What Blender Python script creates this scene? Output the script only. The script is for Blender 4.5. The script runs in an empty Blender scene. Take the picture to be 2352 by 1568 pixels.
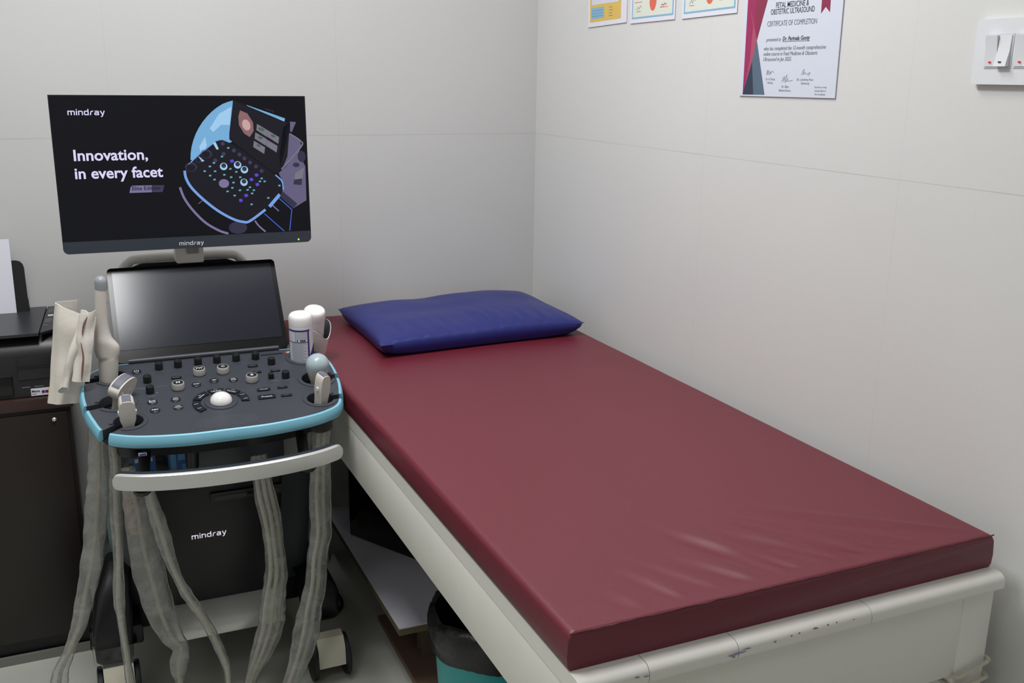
import bpy, bmesh, math, random
from mathutils import Vector, Matrix, noise

random.seed(7)
V = Vector
PI = math.pi
C = bpy.context.scene.collection
SC = bpy.context.scene

# ------------------------------------------------------------------ camera
YAW, PITCH, ROLL = 0.42117, 0.25899, 0.013525
fwd = V((math.sin(YAW) * math.cos(PITCH), math.cos(YAW) * math.cos(PITCH), -math.sin(PITCH)))
rgt = V((math.cos(YAW), -math.sin(YAW), 0))
upv = rgt.cross(fwd)
r2 = rgt * math.cos(ROLL) + upv * math.sin(ROLL)
u2 = -rgt * math.sin(ROLL) + upv * math.cos(ROLL)
cam_data = bpy.data.cameras.new('camera')
cam = bpy.data.objects.new('camera', cam_data)
C.objects.link(cam)
cam.matrix_world = Matrix(((r2.x, u2.x, -fwd.x, -1.342), (r2.y, u2.y, -fwd.y, -2.838),
                           (r2.z, u2.z, -fwd.z, 1.445), (0, 0, 0, 1)))
cam_data.sensor_width = 36
cam_data.lens = 36 * 2285.55 / 2352
cam_data.clip_start = 0.05
SC.camera = cam

# ------------------------------------------------------------------ light
w = bpy.data.worlds.new('world')
SC.world = w
w.use_nodes = True
w.node_tree.nodes['Background'].inputs[0].default_value = (0.8, 0.85, 0.9, 1)
w.node_tree.nodes['Background'].inputs[1].default_value = 0.3


def area_light(name, loc, sx, sy, power, col=(1, 1, 1), rot=(0, 0, 0)):
    d = bpy.data.lights.new(name, 'AREA')
    d.shape = 'RECTANGLE'
    d.size, d.size_y = sx, sy
    d.energy = power
    d.color = col
    o = bpy.data.objects.new(name, d)
    o.location = loc
    o.rotation_euler = rot
    C.objects.link(o)
    return o


area_light('ceiling_panel_light', (-1.38, -1.30, 2.66), 0.45, 0.6, 28, (0.985, 0.99, 1.0))
area_light('ceiling_panel_light_corner', (-0.75, -0.95, 2.66), 0.5, 0.5, 13, (0.985, 0.99, 1.0))
area_light('rear_fill_light', (-2.3, -2.9, 2.66), 0.6, 0.6, 7, (0.985, 0.99, 1.0))  # weak fill added out of view to lift camera-facing surfaces, not a known fitting

SC.view_settings.view_transform = 'Standard'
SC.view_settings.look = 'None'
SC.view_settings.gamma = 1
SC.view_settings.exposure = 0.0
SC.view_settings.use_curve_mapping = False


# ------------------------------------------------------------------ materials
def lin(c):
    out = []
    for x in c:
        x /= 255.0
        out.append(x / 12.92 if x <= 0.04045 else ((x + 0.055) / 1.055) ** 2.4)
    return (*out, 1)


def mat(name, rgb, rough=0.5, metal=0.0, spec=0.5, bump=0.0, bscale=200, var=0.0, vscale=8, coat=0.0, emit=None, estr=0.0):
    m = bpy.data.materials.new(name)
    m.use_nodes = True
    nt = m.node_tree
    p = nt.nodes['Principled BSDF']
    p.inputs['Base Color'].default_value = lin(rgb)
    p.inputs['Roughness'].default_value = rough
    p.inputs['Metallic'].default_value = metal
    p.inputs['Specular IOR Level'].default_value = spec
    p.inputs['Coat Weight'].default_value = coat
    if emit:
        p.inputs['Emission Color'].default_value = lin(emit)
        p.inputs['Emission Strength'].default_value = estr
    tc = nt.nodes.new('ShaderNodeTexCoord')
    if bump > 0:
        n = nt.nodes.new('ShaderNodeTexNoise')
        n.inputs['Scale'].default_value = bscale
        n.inputs['Detail'].default_value = 4
        b = nt.nodes.new('ShaderNodeBump')
        b.inputs['Strength'].default_value = bump
        b.inputs['Distance'].default_value = 0.002
        nt.links.new(tc.outputs['Object'], n.inputs['Vector'])
        nt.links.new(n.outputs['Fac'], b.inputs['Height'])
        nt.links.new(b.outputs['Normal'], p.inputs['Normal'])
    if var > 0:
        n = nt.nodes.new('ShaderNodeTexNoise')
        n.inputs['Scale'].default_value = vscale
        n.inputs['Detail'].default_value = 3
        mx = nt.nodes.new('ShaderNodeMix')
        mx.data_type = 'RGBA'
        c = lin(rgb)
        mx.inputs[6].default_value = tuple(x * (1 - var) for x in c[:3]) + (1,)
        mx.inputs[7].default_value = tuple(min(1, x * (1 + var)) for x in c[:3]) + (1,)
        nt.links.new(tc.outputs['Object'], n.inputs['Vector'])
        nt.links.new(n.outputs['Fac'], mx.inputs[0])
        nt.links.new(mx.outputs[2], p.inputs['Base Color'])
    return m


def emis(name, rgb, s=1.0):
    m = bpy.data.materials.new(name)
    m.use_nodes = True
    nt = m.node_tree
    p = nt.nodes['Principled BSDF']
    p.inputs['Base Color'].default_value = (0.01, 0.01, 0.012, 1)
    p.inputs['Roughness'].default_value = 0.35
    p.inputs['Specular IOR Level'].default_value = 0.2
    p.inputs['Emission Color'].default_value = lin(rgb)
    p.inputs['Emission Strength'].default_value = s
    return m


def film(name, rgb, clear, rough=0.35):
    """thin translucent plastic film"""
    m = bpy.data.materials.new(name)
    m.use_nodes = True
    nt = m.node_tree
    nt.nodes.remove(nt.nodes['Principled BSDF'])
    out = nt.nodes['Material Output']
    d = nt.nodes.new('ShaderNodeBsdfDiffuse')
    d.inputs[0].default_value = lin(rgb)
    t = nt.nodes.new('ShaderNodeBsdfTranslucent')
    t.inputs[0].default_value = lin(rgb)
    g = nt.nodes.new('ShaderNodeBsdfGlossy')
    g.inputs['Roughness'].default_value = rough
    tr = nt.nodes.new('ShaderNodeBsdfTransparent')
    m1, m2, m3 = (nt.nodes.new('ShaderNodeMixShader') for _ in range(3))
    m1.inputs[0].default_value = 0.35
    fr = nt.nodes.new('ShaderNodeFresnel')
    fr.inputs[0].default_value = 1.4
    tc = nt.nodes.new('ShaderNodeTexCoord')
    n = nt.nodes.new('ShaderNodeTexNoise')
    n.inputs['Scale'].default_value = 22
    n.inputs['Detail'].default_value = 3
    n.inputs['Distortion'].default_value = 1.0
    b = nt.nodes.new('ShaderNodeBump')
    b.inputs['Strength'].default_value = 0.35
    b.inputs['Distance'].default_value = 0.004
    nt.links.new(tc.outputs['Object'], n.inputs['Vector'])
    nt.links.new(n.outputs['Fac'], b.inputs['Height'])
    for s in (d, t, g, fr):
        nt.links.new(b.outputs['Normal'], s.inputs['Normal'])
    mr = nt.nodes.new('ShaderNodeMapRange')
    mr.inputs[1].default_value, mr.inputs[2].default_value = 0.3, 0.7
    mr.inputs[3].default_value, mr.inputs[4].default_value = clear + 0.15, clear - 0.15
    nt.links.new(n.outputs['Fac'], mr.inputs[0])
    nt.links.new(d.outputs[0], m1.inputs[1])
    nt.links.new(t.outputs[0], m1.inputs[2])
    nt.links.new(mr.outputs[0], m2.inputs[0])
    nt.links.new(m1.outputs[0], m2.inputs[1])
    nt.links.new(tr.outputs[0], m2.inputs[2])
    nt.links.new(fr.outputs[0], m3.inputs[0])
    nt.links.new(m2.outputs[0], m3.inputs[1])
    nt.links.new(g.outputs[0], m3.inputs[2])
    nt.links.new(m3.outputs[0], out.inputs['Surface'])
    return m


def wall_mat(name, rgb, axis, vlines, hz):
    """pale laminate panels: woven fine texture, hairline joints along given positions"""
    m = mat(name, rgb, rough=0.42, spec=0.35)
    nt = m.node_tree
    p = nt.nodes['Principled BSDF']
    geo = nt.nodes.new('ShaderNodeNewGeometry')
    sep = nt.nodes.new('ShaderNodeSeparateXYZ')
    nt.links.new(geo.outputs['Position'], sep.inputs[0])

    def math_(op, a, b=None, c=None):
        n = nt.nodes.new('ShaderNodeMath')
        n.operation = op
        for i, x in enumerate((a, b, c)):
            if x is None:
                continue
            if isinstance(x, (int, float)):
                n.inputs[i].default_value = x
            else:
                nt.links.new(x, n.inputs[i])
        return n.outputs[0]
    h = sep.outputs['X' if axis == 'x' else 'Y']
    z = sep.outputs['Z']
    tot = None
    below = math_('LESS_THAN', z, hz)
    for v in vlines:
        d = math_('ABSOLUTE', math_('SUBTRACT', h, v))
        s = math_('MULTIPLY', math_('LESS_THAN', d, 0.0007), 0.17)
        tot = s if tot is None else math_('MAXIMUM', tot, s)
    s = math_('MULTIPLY', math_('LESS_THAN', math_('ABSOLUTE', math_('SUBTRACT', z, hz)), 0.0008), 0.42)
    tot = math_('MAXIMUM', tot, s)
    # breaks in the joint so it reads faint
    n0 = nt.nodes.new('ShaderNodeTexNoise')
    n0.inputs['Scale'].default_value = 3.0
    nt.links.new(geo.outputs['Position'], n0.inputs['Vector'])
    tot = math_('MULTIPLY', tot, math_('MULTIPLY', n0.outputs['Fac'], 0.9))
    nz = nt.nodes.new('ShaderNodeTexNoise')
    nz.inputs['Scale'].default_value = 1.6
    nz.inputs['Detail'].default_value = 3
    nt.links.new(geo.outputs['Position'], nz.inputs['Vector'])
    # fine woven streaks
    mp = nt.nodes.new('ShaderNodeMapping')
    mp.inputs['Scale'].default_value = (700, 700, 40)
    nt.links.new(geo.outputs['Position'], mp.inputs[0])
    st = nt.nodes.new('ShaderNodeTexNoise')
    st.inputs['Scale'].default_value = 1.0
    nt.links.new(mp.outputs[0], st.inputs['Vector'])
    fac = math_('ADD', math_('MULTIPLY', math_('SUBTRACT', nz.outputs['Fac'], 0.5), 0.10),
                math_('MULTIPLY', math_('SUBTRACT', st.outputs['Fac'], 0.5), 0.05))
    fac = math_('SUBTRACT', math_('ADD', 1.0, fac), tot)
    mx = nt.nodes.new('ShaderNodeMix')
    mx.data_type = 'RGBA'
    mx.blend_type = 'MULTIPLY'
    mx.inputs[0].default_value = 1.0
    mx.inputs[6].default_value = lin(rgb)
    cmb = nt.nodes.new('ShaderNodeCombineXYZ')
    for i in range(3):
        nt.links.new(fac, cmb.inputs[i])
    nt.links.new(cmb.outputs[0], mx.inputs[7])
    nt.links.new(mx.outputs[2], p.inputs['Base Color'])
    return m


M = {}
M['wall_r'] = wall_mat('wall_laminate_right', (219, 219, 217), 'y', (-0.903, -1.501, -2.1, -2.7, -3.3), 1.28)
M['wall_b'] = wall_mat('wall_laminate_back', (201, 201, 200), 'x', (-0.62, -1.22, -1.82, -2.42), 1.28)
M['ceil'] = mat('ceiling_paint', (232, 232, 228), 0.8)
M['floor'] = mat('floor_tile', (196, 198, 188), 0.22, var=0.12, vscale=3)
M['leather'] = mat('maroon_leatherette', (104, 26, 42), 0.46, spec=0.6, bump=0.12, bscale=900)
M['seam'] = mat('dark_seam', (88, 24, 36), 0.6)
M['pillow'] = mat('blue_leatherette', (27, 36, 112), 0.42, spec=0.5, bump=0.1, bscale=700)
M['bedpaint'] = mat('cream_paint', (228, 226, 218), 0.38, var=0.06, vscale=6, bump=0.08, bscale=30)
M['crack'] = mat('joint_dark', (96, 88, 78), 0.8)
M['chip'] = mat('bare_wood_chip', (146, 114, 90), 0.8)
M['chip2'] = mat('violet_primer_chip', (150, 142, 172), 0.8)
M['charcoal'] = mat('charcoal_plastic', (58, 61, 69), 0.42, bump=0.06, bscale=1500)
M['black'] = mat('black_plastic', (16, 17, 21), 0.42)
M['blackgloss'] = mat('black_gloss', (10, 10, 12), 0.15)
M['knobblack'] = mat('knob_rubber', (20, 21, 24), 0.4)
M['key'] = mat('key_black', (22, 24, 31), 0.35)
M['blue'] = mat('sky_blue_trim', (128, 192, 214), 0.35)
M['silver'] = mat('silver_paint', (208, 208, 206), 0.32, metal=0.5)
M['silverknob'] = mat('silver_knob', (196, 194, 190), 0.35, metal=0.4)
M['white'] = mat('warm_white_plastic', (228, 225, 220), 0.35)
M['probe'] = mat('probe_plastic', (212, 206, 198), 0.38)
M['lens'] = mat('grey_lens', (105, 108, 118), 0.5)
M['tip'] = mat('grey_tip', (150, 154, 160), 0.35)
M['dome'] = mat('pale_blue_grey_dome', (168, 184, 190), 0.28)
M['ballwhite'] = mat('trackball_white', (236, 234, 232), 0.12, coat=0.5)
M['print'] = mat('white_print', (205, 206, 210), 0.6)
M['printdim'] = mat('grey_print', (120, 123, 130), 0.6)
M['red'] = mat('red_print', (210, 90, 80), 0.6)
M['bezel'] = mat('monitor_bezel', (48, 54, 64), 0.4)
M['screenblack'] = mat('screen_black', (9, 9, 12), 0.3, spec=0.22, emit=(24, 25, 34), estr=0.4)
M['touch'] = mat('touch_glass', (26, 28, 40), 0.17, spec=0.40)
M['bezelglass'] = mat('bezel_glass', (9, 9, 11), 0.2, spec=0.3)
M['bottle'] = mat('bottle_white', (232, 230, 232), 0.3)
M['cap'] = mat('cap_white', (238, 237, 235), 0.35)
M['labelpale'] = mat('label_pale', (214, 216, 226), 0.5)
M['violet'] = mat('label_violet', (52, 40, 120), 0.45)
M['ink'] = mat('ink_dark', (62, 64, 76), 0.7)
M['inkgrey'] = mat('ink_grey', (122, 126, 134), 0.7)
M['inkfaint'] = mat('ink_faint', (150, 152, 168), 0.7)
M['cupin'] = mat('cup_inside', (70, 76, 80), 0.6)
M['cloth'] = mat('towel_cloth', (222, 216, 207), 0.9, bump=0.3, bscale=80, var=0.06, vscale=20)
M['stripe'] = mat('towel_stripe', (132, 84, 88), 0.9)
M['printer'] = mat('printer_black', (30, 30, 33), 0.38, bump=0.05, bscale=400)
M['printerlid'] = mat('printer_lid', (44, 45, 49), 0.33, bump=0.08, bscale=700)
M['paper'] = mat('paper_white', (226, 226, 236), 0.7)
M['wood'] = mat('dark_wood', (29, 21, 19), 0.4, var=0.25, vscale=14)
M['woodtop'] = mat('dark_wood_top', (58, 38, 35), 0.35, var=0.2, vscale=14)
M['rubber'] = mat('tyre_rubber', (26, 27, 30), 0.55)
M['cream'] = mat('caster_cream', (224, 218, 200), 0.4)
M['sleeve'] = film('sleeve_film', (226, 226, 222), 0.68, 0.28)
M['clearwrap'] = film('clear_wrap', (170, 175, 180), 0.88, 0.2)
M['cable'] = mat('cable_grey', (208, 203, 188), 0.5)
M['logo'] = mat('logo_backlit', (236, 228, 240), 0.5, emit=(226, 216, 236), estr=0.6)
M['greyshell'] = mat('grey_shell', (150, 150, 148), 0.4)
M['blackcable'] = mat('cable_black', (16, 16, 17), 0.5)
M['binliner'] = mat('bin_bag_black', (14, 14, 16), 0.28, bump=0.7, bscale=70)
M['bin'] = mat('turquoise_plastic', (38, 158, 160), 0.4)
M['ply'] = mat('ply_edge', (96, 84, 66), 0.8)
M['sheet'] = mat('white_laminate', (196, 194, 206), 0.5, var=0.05)
M['brownboard'] = mat('brown_laminate', (122, 98, 84), 0.5, var=0.15, vscale=10)
M['packet'] = mat('blue_packet', (40, 96, 172), 0.4)
M['packetlight'] = mat('blue_packet_light', (96, 160, 214), 0.4)
M['switch'] = mat('switch_white', (226, 228, 232), 0.3)
M['switchshade'] = mat('rocker_white', (212, 213, 218), 0.3)
M['certpaper'] = mat('certificate_paper', (214, 219, 232), 0.55)
M['certmag'] = mat('certificate_magenta', (160, 38, 92), 0.5)
M['certmag2'] = mat('certificate_rose', (176, 78, 106), 0.5)
M['certwine'] = mat('certificate_wine', (140, 44, 76), 0.5)
M['certnavy'] = mat('certificate_navy', (48, 56, 78), 0.5)
M['certslate'] = mat('certificate_slate', (88, 108, 128), 0.5)
M['yellow'] = mat('certificate_yellow', (222, 188, 92), 0.5)
M['certblue'] = mat('certificate_blue', (132, 182, 214), 0.5)
M['certcream'] = mat('certificate_cream', (222, 226, 214), 0.5)
M['seal'] = mat('seal_orange', (222, 106, 84), 0.5)
M['teal'] = mat('teal_tube', (110, 140, 142), 0.4)
M['pinkish'] = mat('reddish_plastic', (150, 92, 82), 0.5)
M['rope'] = mat('cotton_rope', (198, 192, 178), 0.9)
M['usbblue'] = mat('usb_blue', (40, 60, 150), 0.4)
M['yl'] = mat('label_yellow', (226, 206, 70), 0.5)
M['greenled'] = emis('green_led', (150, 255, 60), 2.0)
M['redled'] = emis('red_neon', (240, 50, 70), 0.7)
E_ = {
    'w': emis('screen_white', (222, 216, 250), 0.95), 'lil': emis('screen_lilac', (150, 140, 190), 0.6),
    'sky': emis('screen_sky', (120, 178, 222), 0.9), 'sky2': emis('screen_sky_pale', (160, 205, 240), 0.95),
    'rim': emis('screen_rim', (118, 160, 226), 0.95), 'blk': emis('screen_dark', (20, 19, 32), 0.5),
    'gry': emis('screen_grey', (108, 102, 136), 0.8), 'dgry': emis('screen_dark_grey', (52, 50, 72), 0.8),
    'pur': emis('screen_violet', (92, 72, 210), 0.9), 'rose': emis('screen_rose', (150, 108, 112), 0.8),
    'rose2': emis('screen_rose_pale', (205, 168, 165), 0.9), 'mid': emis('screen_mid', (128, 126, 140), 0.8),
    'grn': emis('screen_green', (84, 112, 96), 0.7), 'cy': emis('screen_cyan', (110, 180, 200), 0.8),
    'line': emis('screen_blue_line', (70, 110, 230), 0.9), 'pl': emis('screen_plum', (66, 58, 92), 0.8)}


# ------------------------------------------------------------------ mesh helpers
class B:
    def __init__(self):
        self.bm = bmesh.new()

    def _add(self, verts, faces, mi=0, smooth=False):
        vs = [self.bm.verts.new(v) for v in verts]
        for f in faces:
            try:
                fc = self.bm.faces.new([vs[i] for i in f])
                fc.material_index = mi
                fc.smooth = smooth
            except ValueError:
                pass
        return vs

    def box(self, lo, hi, bev=0.0, mx=None, mi=0, seg=2):
        x0, y0, z0 = lo
        x1, y1, z1 = hi
        t = bmesh.new()
        vs = [t.verts.new(p) for p in ((x0, y0, z0), (x1, y0, z0), (x1, y1, z0), (x0, y1, z0),
                                       (x0, y0, z1), (x1, y0, z1), (x1, y1, z1), (x0, y1, z1))]
        for f in ((3, 2, 1, 0), (4, 5, 6, 7), (0, 1, 5, 4), (1, 2, 6, 5), (2, 3, 7, 6), (3, 0, 4, 7)):
            t.faces.new([vs[i] for i in f])
        if bev:
            bmesh.ops.bevel(t, geom=t.edges[:], offset=bev, segments=seg, profile=0.5, affect='EDGES')
        self.merge(t, mx, mi, bool(bev))
        return self

    def merge(self, t, mx=None, mi=0, smooth=False):
        t.verts.index_update()
        self._add([mx @ v.co if mx else v.co.copy() for v in t.verts],
                  [[v.index for v in f.verts] for f in t.faces], mi, smooth)
        t.free()

    def prism(self, poly, h0, h1, mx=None, bev=0.0, mi=0, seg=2, top_only=False):
        """poly: 2D CCW outline in local xy, extruded h0..h1 along local z"""
        t = bmesh.new()
        lo = [t.verts.new((p[0], p[1], h0)) for p in poly]
        hi = [t.verts.new((p[0], p[1], h1)) for p in poly]
        t.faces.new(list(reversed(lo)))
        t.faces.new(hi)
        n = len(poly)
        for i in range(n):
            t.faces.new((lo[i], lo[(i + 1) % n], hi[(i + 1) % n], hi[i]))
        if bev:
            es = [e for e in t.edges if len(e.link_faces) == 2 and e.calc_face_angle(0) > 0.6]
            if top_only:
                es = [e for e in es if all(v.co.z > h1 - 1e-7 for v in e.verts)]
            bmesh.ops.bevel(t, geom=es, offset=bev, segments=seg, profile=0.5, affect='EDGES')
        bmesh.ops.triangulate(t, faces=[f for f in t.faces if len(f.verts) > 4])
        self.merge(t, mx, mi, bool(bev))
        return self

    def flat(self, poly, h=0.0, mx=None, mi=0):
        t = bmesh.new()
        f = t.faces.new([t.verts.new((p[0], p[1], h)) for p in poly])
        bmesh.ops.triangulate(t, faces=[f])
        self.merge(t, mx, mi)
        return self

    def lathe(self, prof, mx=None, seg=24, mi=0, cap=True):
        """prof: list of (radius, z)"""
        vs, fs = [], []
        for r, z in prof:
            for k in range(seg):
                a = 2 * PI * k / seg
                p = V((r * math.cos(a), r * math.sin(a), z))
                vs.append(mx @ p if mx else p)
        for i in range(len(prof) - 1):
            for k in range(seg):
                a, b = i * seg + k, i * seg + (k + 1) % seg
                fs.append((a, b, b + seg, a + seg))
        if cap:
            fs.append(tuple(reversed(range(seg))))
            n = (len(prof) - 1) * seg
            fs.append(tuple(range(n, n + seg)))
        self._add(vs, fs, mi, True)
        return self

    def loft(self, rings, closed_ends=True, mi=0):
        n = len(rings[0])
        vs = [p for r in rings for p in r]
        fs = []
        for i in range(len(rings) - 1):
            for k in range(n):
                a, b = i * n + k, i * n + (k + 1) % n
                fs.append((a, b, b + n, a + n))
        if closed_ends:
            fs.append(tuple(reversed(range(n))))
            fs.append(tuple(range((len(rings) - 1) * n, len(rings) * n)))
        self._add(vs, fs, mi, True)
        return self

    def tube(self, pts, r, seg=10, mi=0, closed_ends=True, flat=1.0, twist=None, up=None):
        pts = [V(p) for p in pts]
        rs = r if isinstance(r, (list, tuple)) else [r] * len(pts)
        rings = []
        ref = V(up) if up else V((0, 0, 1))
        for i, p in enumerate(pts):
            t = (pts[min(i + 1, len(pts) - 1)] - pts[max(i - 1, 0)]).normalized()
            rf = ref if abs(t.dot(ref)) < 0.95 else V((0, 1, 0))
            a = t.cross(rf).normalized()
            b = a.cross(t).normalized()
            tw = twist[i] if twist else 0
            ring = []
            for k in range(seg):
                an = 2 * PI * k / seg
                q = V((math.cos(an) * rs[i], math.sin(an) * rs[i] * flat))
                x = q.x * math.cos(tw) - q.y * math.sin(tw)
                y = q.x * math.sin(tw) + q.y * math.cos(tw)
                ring.append(p + a * x + b * y)
            rings.append(ring)
        self.loft(rings, closed_ends, mi)
        return self

    def stroke(self, pts, width, mx=None, h=0.0, mi=0, closed=False):
        """flat ribbon along a 2D polyline"""
        pts = [V((p[0], p[1])) for p in pts]
        n = len(pts)
        vs, fs = [], []
        for i, p in enumerate(pts):
            a = pts[i - 1] if (i > 0 or closed) else None
            b = pts[(i + 1) % n] if (i < n - 1 or closed) else None
            d1 = (p - a).normalized() if a is not None else None
            d2 = (b - p).normalized() if b is not None else None
            d1 = d1 or d2
            d2 = d2 or d1
            n1, n2 = V((-d1.y, d1.x)), V((-d2.y, d2.x))
            nn = (n1 + n2)
            nn = nn.normalized() if nn.length > 1e-6 else n1
            k = width / 2 / max(0.5, nn.dot(n1))
            for s in (-1, 1):
                q = p + nn * k * s
                q = V((q.x, q.y, h))
                vs.append(mx @ q if mx else q)
        m = n if closed else n - 1
        for i in range(m):
            j = (i + 1) % n
            fs.append((2 * i, 2 * j, 2 * j + 1, 2 * i + 1))
        self._add(vs, fs, mi)
        return self

    def disc(self, c, r, mx=None, h=0.0, seg=20, mi=0, ry=None, rot=0.0):
        ry = ry or r
        pts = []
        for k in range(seg):
            a = 2 * PI * k / seg
            x, y = r * math.cos(a), ry * math.sin(a)
            pts.append((c[0] + x * math.cos(rot) - y * math.sin(rot), c[1] + x * math.sin(rot) + y * math.cos(rot)))
        return self.flat(pts, h, mx, mi)

    def text(self, s, size, mx, align='CENTER', bold=0.0, xs=1.0, shear=0.0, mi=0, h=0.0):
        cu = bpy.data.curves.new('t', 'FONT')
        cu.body = s
        cu.size = size
        cu.align_x = align
        cu.offset = bold * size
        cu.shear = shear
        cu.resolution_u = 3
        ob = bpy.data.objects.new('t', cu)
        me = bpy.data.meshes.new_from_object(ob)
        t = bmesh.new()
        t.from_mesh(me)
        for v in t.verts:
            v.co.x *= xs
            v.co.z = h
        self.merge(t, mx, mi)
        bpy.data.objects.remove(ob)
        bpy.data.meshes.remove(me)
        bpy.data.curves.remove(cu)
        return self


WL = {}   # world location of every built object


def link(name, bm_, mats, parent=None, kind=None, loc=None, sharp=40, label=None):
    bm = bm_.bm if isinstance(bm_, B) else bm_
    bmesh.ops.recalc_face_normals(bm, faces=[f for f in bm.faces])
    lo = V((min(v.co.x for v in bm.verts), min(v.co.y for v in bm.verts), min(v.co.z for v in bm.verts)))
    hi = V((max(v.co.x for v in bm.verts), max(v.co.y for v in bm.verts), max(v.co.z for v in bm.verts)))
    c = V(loc) if loc is not None else V(((lo.x + hi.x) / 2, (lo.y + hi.y) / 2, lo.z))
    for v in bm.verts:
        v.co -= c
    me = bpy.data.meshes.new(name)
    for e in bm.edges:
        if len(e.link_faces) == 2 and e.calc_face_angle(0) > math.radians(sharp):
            e.smooth = False
    bm.to_mesh(me)
    bm.free()
    for m in (mats if isinstance(mats, (list, tuple)) else [mats]):
        me.materials.append(m)
    o = bpy.data.objects.new(name, me)
    C.objects.link(o)
    WL[o.name] = c
    if parent:
        o.parent = parent
        o.location = c - WL[parent.name]
    else:
        o.location = c
    if kind:
        o['kind'] = kind
    if label:
        o['label'] = label
    return o


def thing(name, loc, label, cat, group=None):
    o = bpy.data.objects.new(name, None)
    o.empty_display_size = 0.05
    C.objects.link(o)
    o.location = loc
    WL[o.name] = V(loc)
    o['label'] = label
    o['category'] = cat
    if group:
        o['group'] = group
    return o


def tag(o, label, cat, group=None):
    o['label'] = label
    o['category'] = cat
    if group:
        o['group'] = group
    return o


def frame(o, x, y):
    x, y = V(x).normalized(), V(y).normalized()
    z = x.cross(y).normalized()
    y = z.cross(x)
    return Matrix(((x.x, y.x, z.x, o[0]), (x.y, y.y, z.y, o[1]), (x.z, y.z, z.z, o[2]), (0, 0, 0, 1)))


def T(x, y, z):
    return Matrix.Translation((x, y, z))


def arc(c, r, a0, a1, n=12):
    return [(c[0] + r * math.cos(a0 + (a1 - a0) * i / n), c[1] + r * math.sin(a0 + (a1 - a0) * i / n)) for i in range(n + 1)]


def rrect(x0, y0, x1, y1, r, n=6):
    p = []
    for cx, cy, a in ((x1 - r, y0 + r, -PI / 2), (x1 - r, y1 - r, 0), (x0 + r, y1 - r, PI / 2), (x0 + r, y0 + r, PI)):
        p += arc((cx, cy), r, a, a + PI / 2, n)
    return p


def spline(pts, n=8):
    """Catmull-Rom through points of any dimension"""
    out = []
    P = [V(p) for p in pts]
    for i in range(len(P) - 1):
        p0, p1, p2, p3 = P[max(i - 1, 0)], P[i], P[i + 1], P[min(i + 2, len(P) - 1)]
        for k in range(n):
            t = k / n
            out.append(0.5 * ((2 * p1) + (p2 - p0) * t + (2 * p0 - 5 * p1 + 4 * p2 - p3) * t * t + (3 * p1 - p0 - 3 * p2 + p3) * t ** 3))
    out.append(P[-1].copy())
    return out


LOGO = {
    'm': (1.56, [[(.11, 0), (.11, 1)], [(.11, .89), (1.32, .89), (1.45, .76), (1.45, 0)], [(.78, 0), (.78, .89)]]),
    'i': (.22, [[(.11, 0), (.11, 1)], [(.11, 1.17), (.11, 1.37)]]),
    'n': (1.0, [[(.11, 0), (.11, 1)], [(.11, .89), (.76, .89), (.89, .76), (.89, 0)]]),
    'd': (1.0, [[(.89, 1.38), (.89, .11), (.22, .11), (.11, .22), (.11, .78), (.22, .89), (.89, .89)]]),
    'r': (.72, [[(.11, 0), (.2, .6), (.34, .84), (.5, .89), (.76, .89)]]),
    'a': (1.0, [[(.14, .89), (.78, .89), (.89, .78), (.89, .11), (.22, .11), (.11, .2), (.11, .42), (.22, .52), (.89, .52)]]),
    'y': (1.0, [[(.1, 1.0), (.5, .12)], [(.95, 1.0), (.46, -.2), (.36, -.3), (.14, -.3)]])}


def logo(b, mx, length, mi=0, h=0.0):
    tot = sum(LOGO[c][0] + .24 for c in 'mindray') - .24
    k = length / tot
    x = -tot / 2
    for ch in 'mindray':
        wd, st = LOGO[ch]
        for s in st:
            b.stroke([((x + p[0]) * k, (p[1] - .5) * k) for p in s], .23 * k, mx, h, mi)
        x += wd + .24
    return b


# ================================================================== the room
def slab(name, lo, hi, m):
    return link(name, B().box(lo, hi), m, kind='structure')


slab('wall_right', (0, -4.3, 0), (0.12, 0.12, 2.7), M['wall_r'])
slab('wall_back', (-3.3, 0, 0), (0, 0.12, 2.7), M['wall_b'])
slab('wall_left', (-3.42, -4.3, 0), (-3.3, 0.12, 2.7), M['wall_r'])
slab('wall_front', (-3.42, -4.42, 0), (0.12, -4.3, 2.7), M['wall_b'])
slab('floor', (-3.42, -4.42, -0.1), (0.12, 0.12, 0), M['floor'])
slab('ceiling', (-3.42, -4.42, 2.7), (0.12, 0.12, 2.8), M['ceil'])

# ================================================================== examination bed
bed = thing('examination_bed', (-0.43, -0.93, 0), 'cream painted wooden examination bed frame against the right wall', 'bed')
b = B()
xs = [-0.806, -0.7025, -0.5605, -0.3245, -0.054]
pr = [(-.006, .6765), (-1.859, .6765)] + [(-1.858 - .008 * math.sin(a), .6845 - .008 * math.cos(a)) for a in [PI / 2 * i / 5 for i in range(1, 6)]]
pr += [(-1.852 - .014 * math.cos(a), .690 + .014 * math.sin(a)) for a in [PI / 2 * i / 8 for i in range(0, 9)]] + [(-.006, .704)]
for i in range(4):
    x0, x1 = xs[i] + (.0005 if i else 0), xs[i + 1] - (.0005 if i < 3 else 0)
    b.loft([[V((x, y, z)) for y, z in pr] for x in (x0, x1)])
link('top_plank', b, M['bedpaint'], bed, sharp=50)
b = B()
for i in (1, 2, 3):
    b.loft([[V((x, y + (.0007 if y < -1 else 0), z - .0006 if z > .69 else z + .0004)) for y, z in pr] for x in (xs[i] - .0006, xs[i] + .0006)])
link('plank_joint', b, M['crack'], bed)
link('front_apron', B().box((-0.79, -1.848, .531), (-0.07, -1.826, .6770), .001), M['bedpaint'], bed)
link('side_apron', B().box((-0.805, -1.845, .566), (-0.783, -0.02, .6770), .001), M['bedpaint'], bed)
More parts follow.
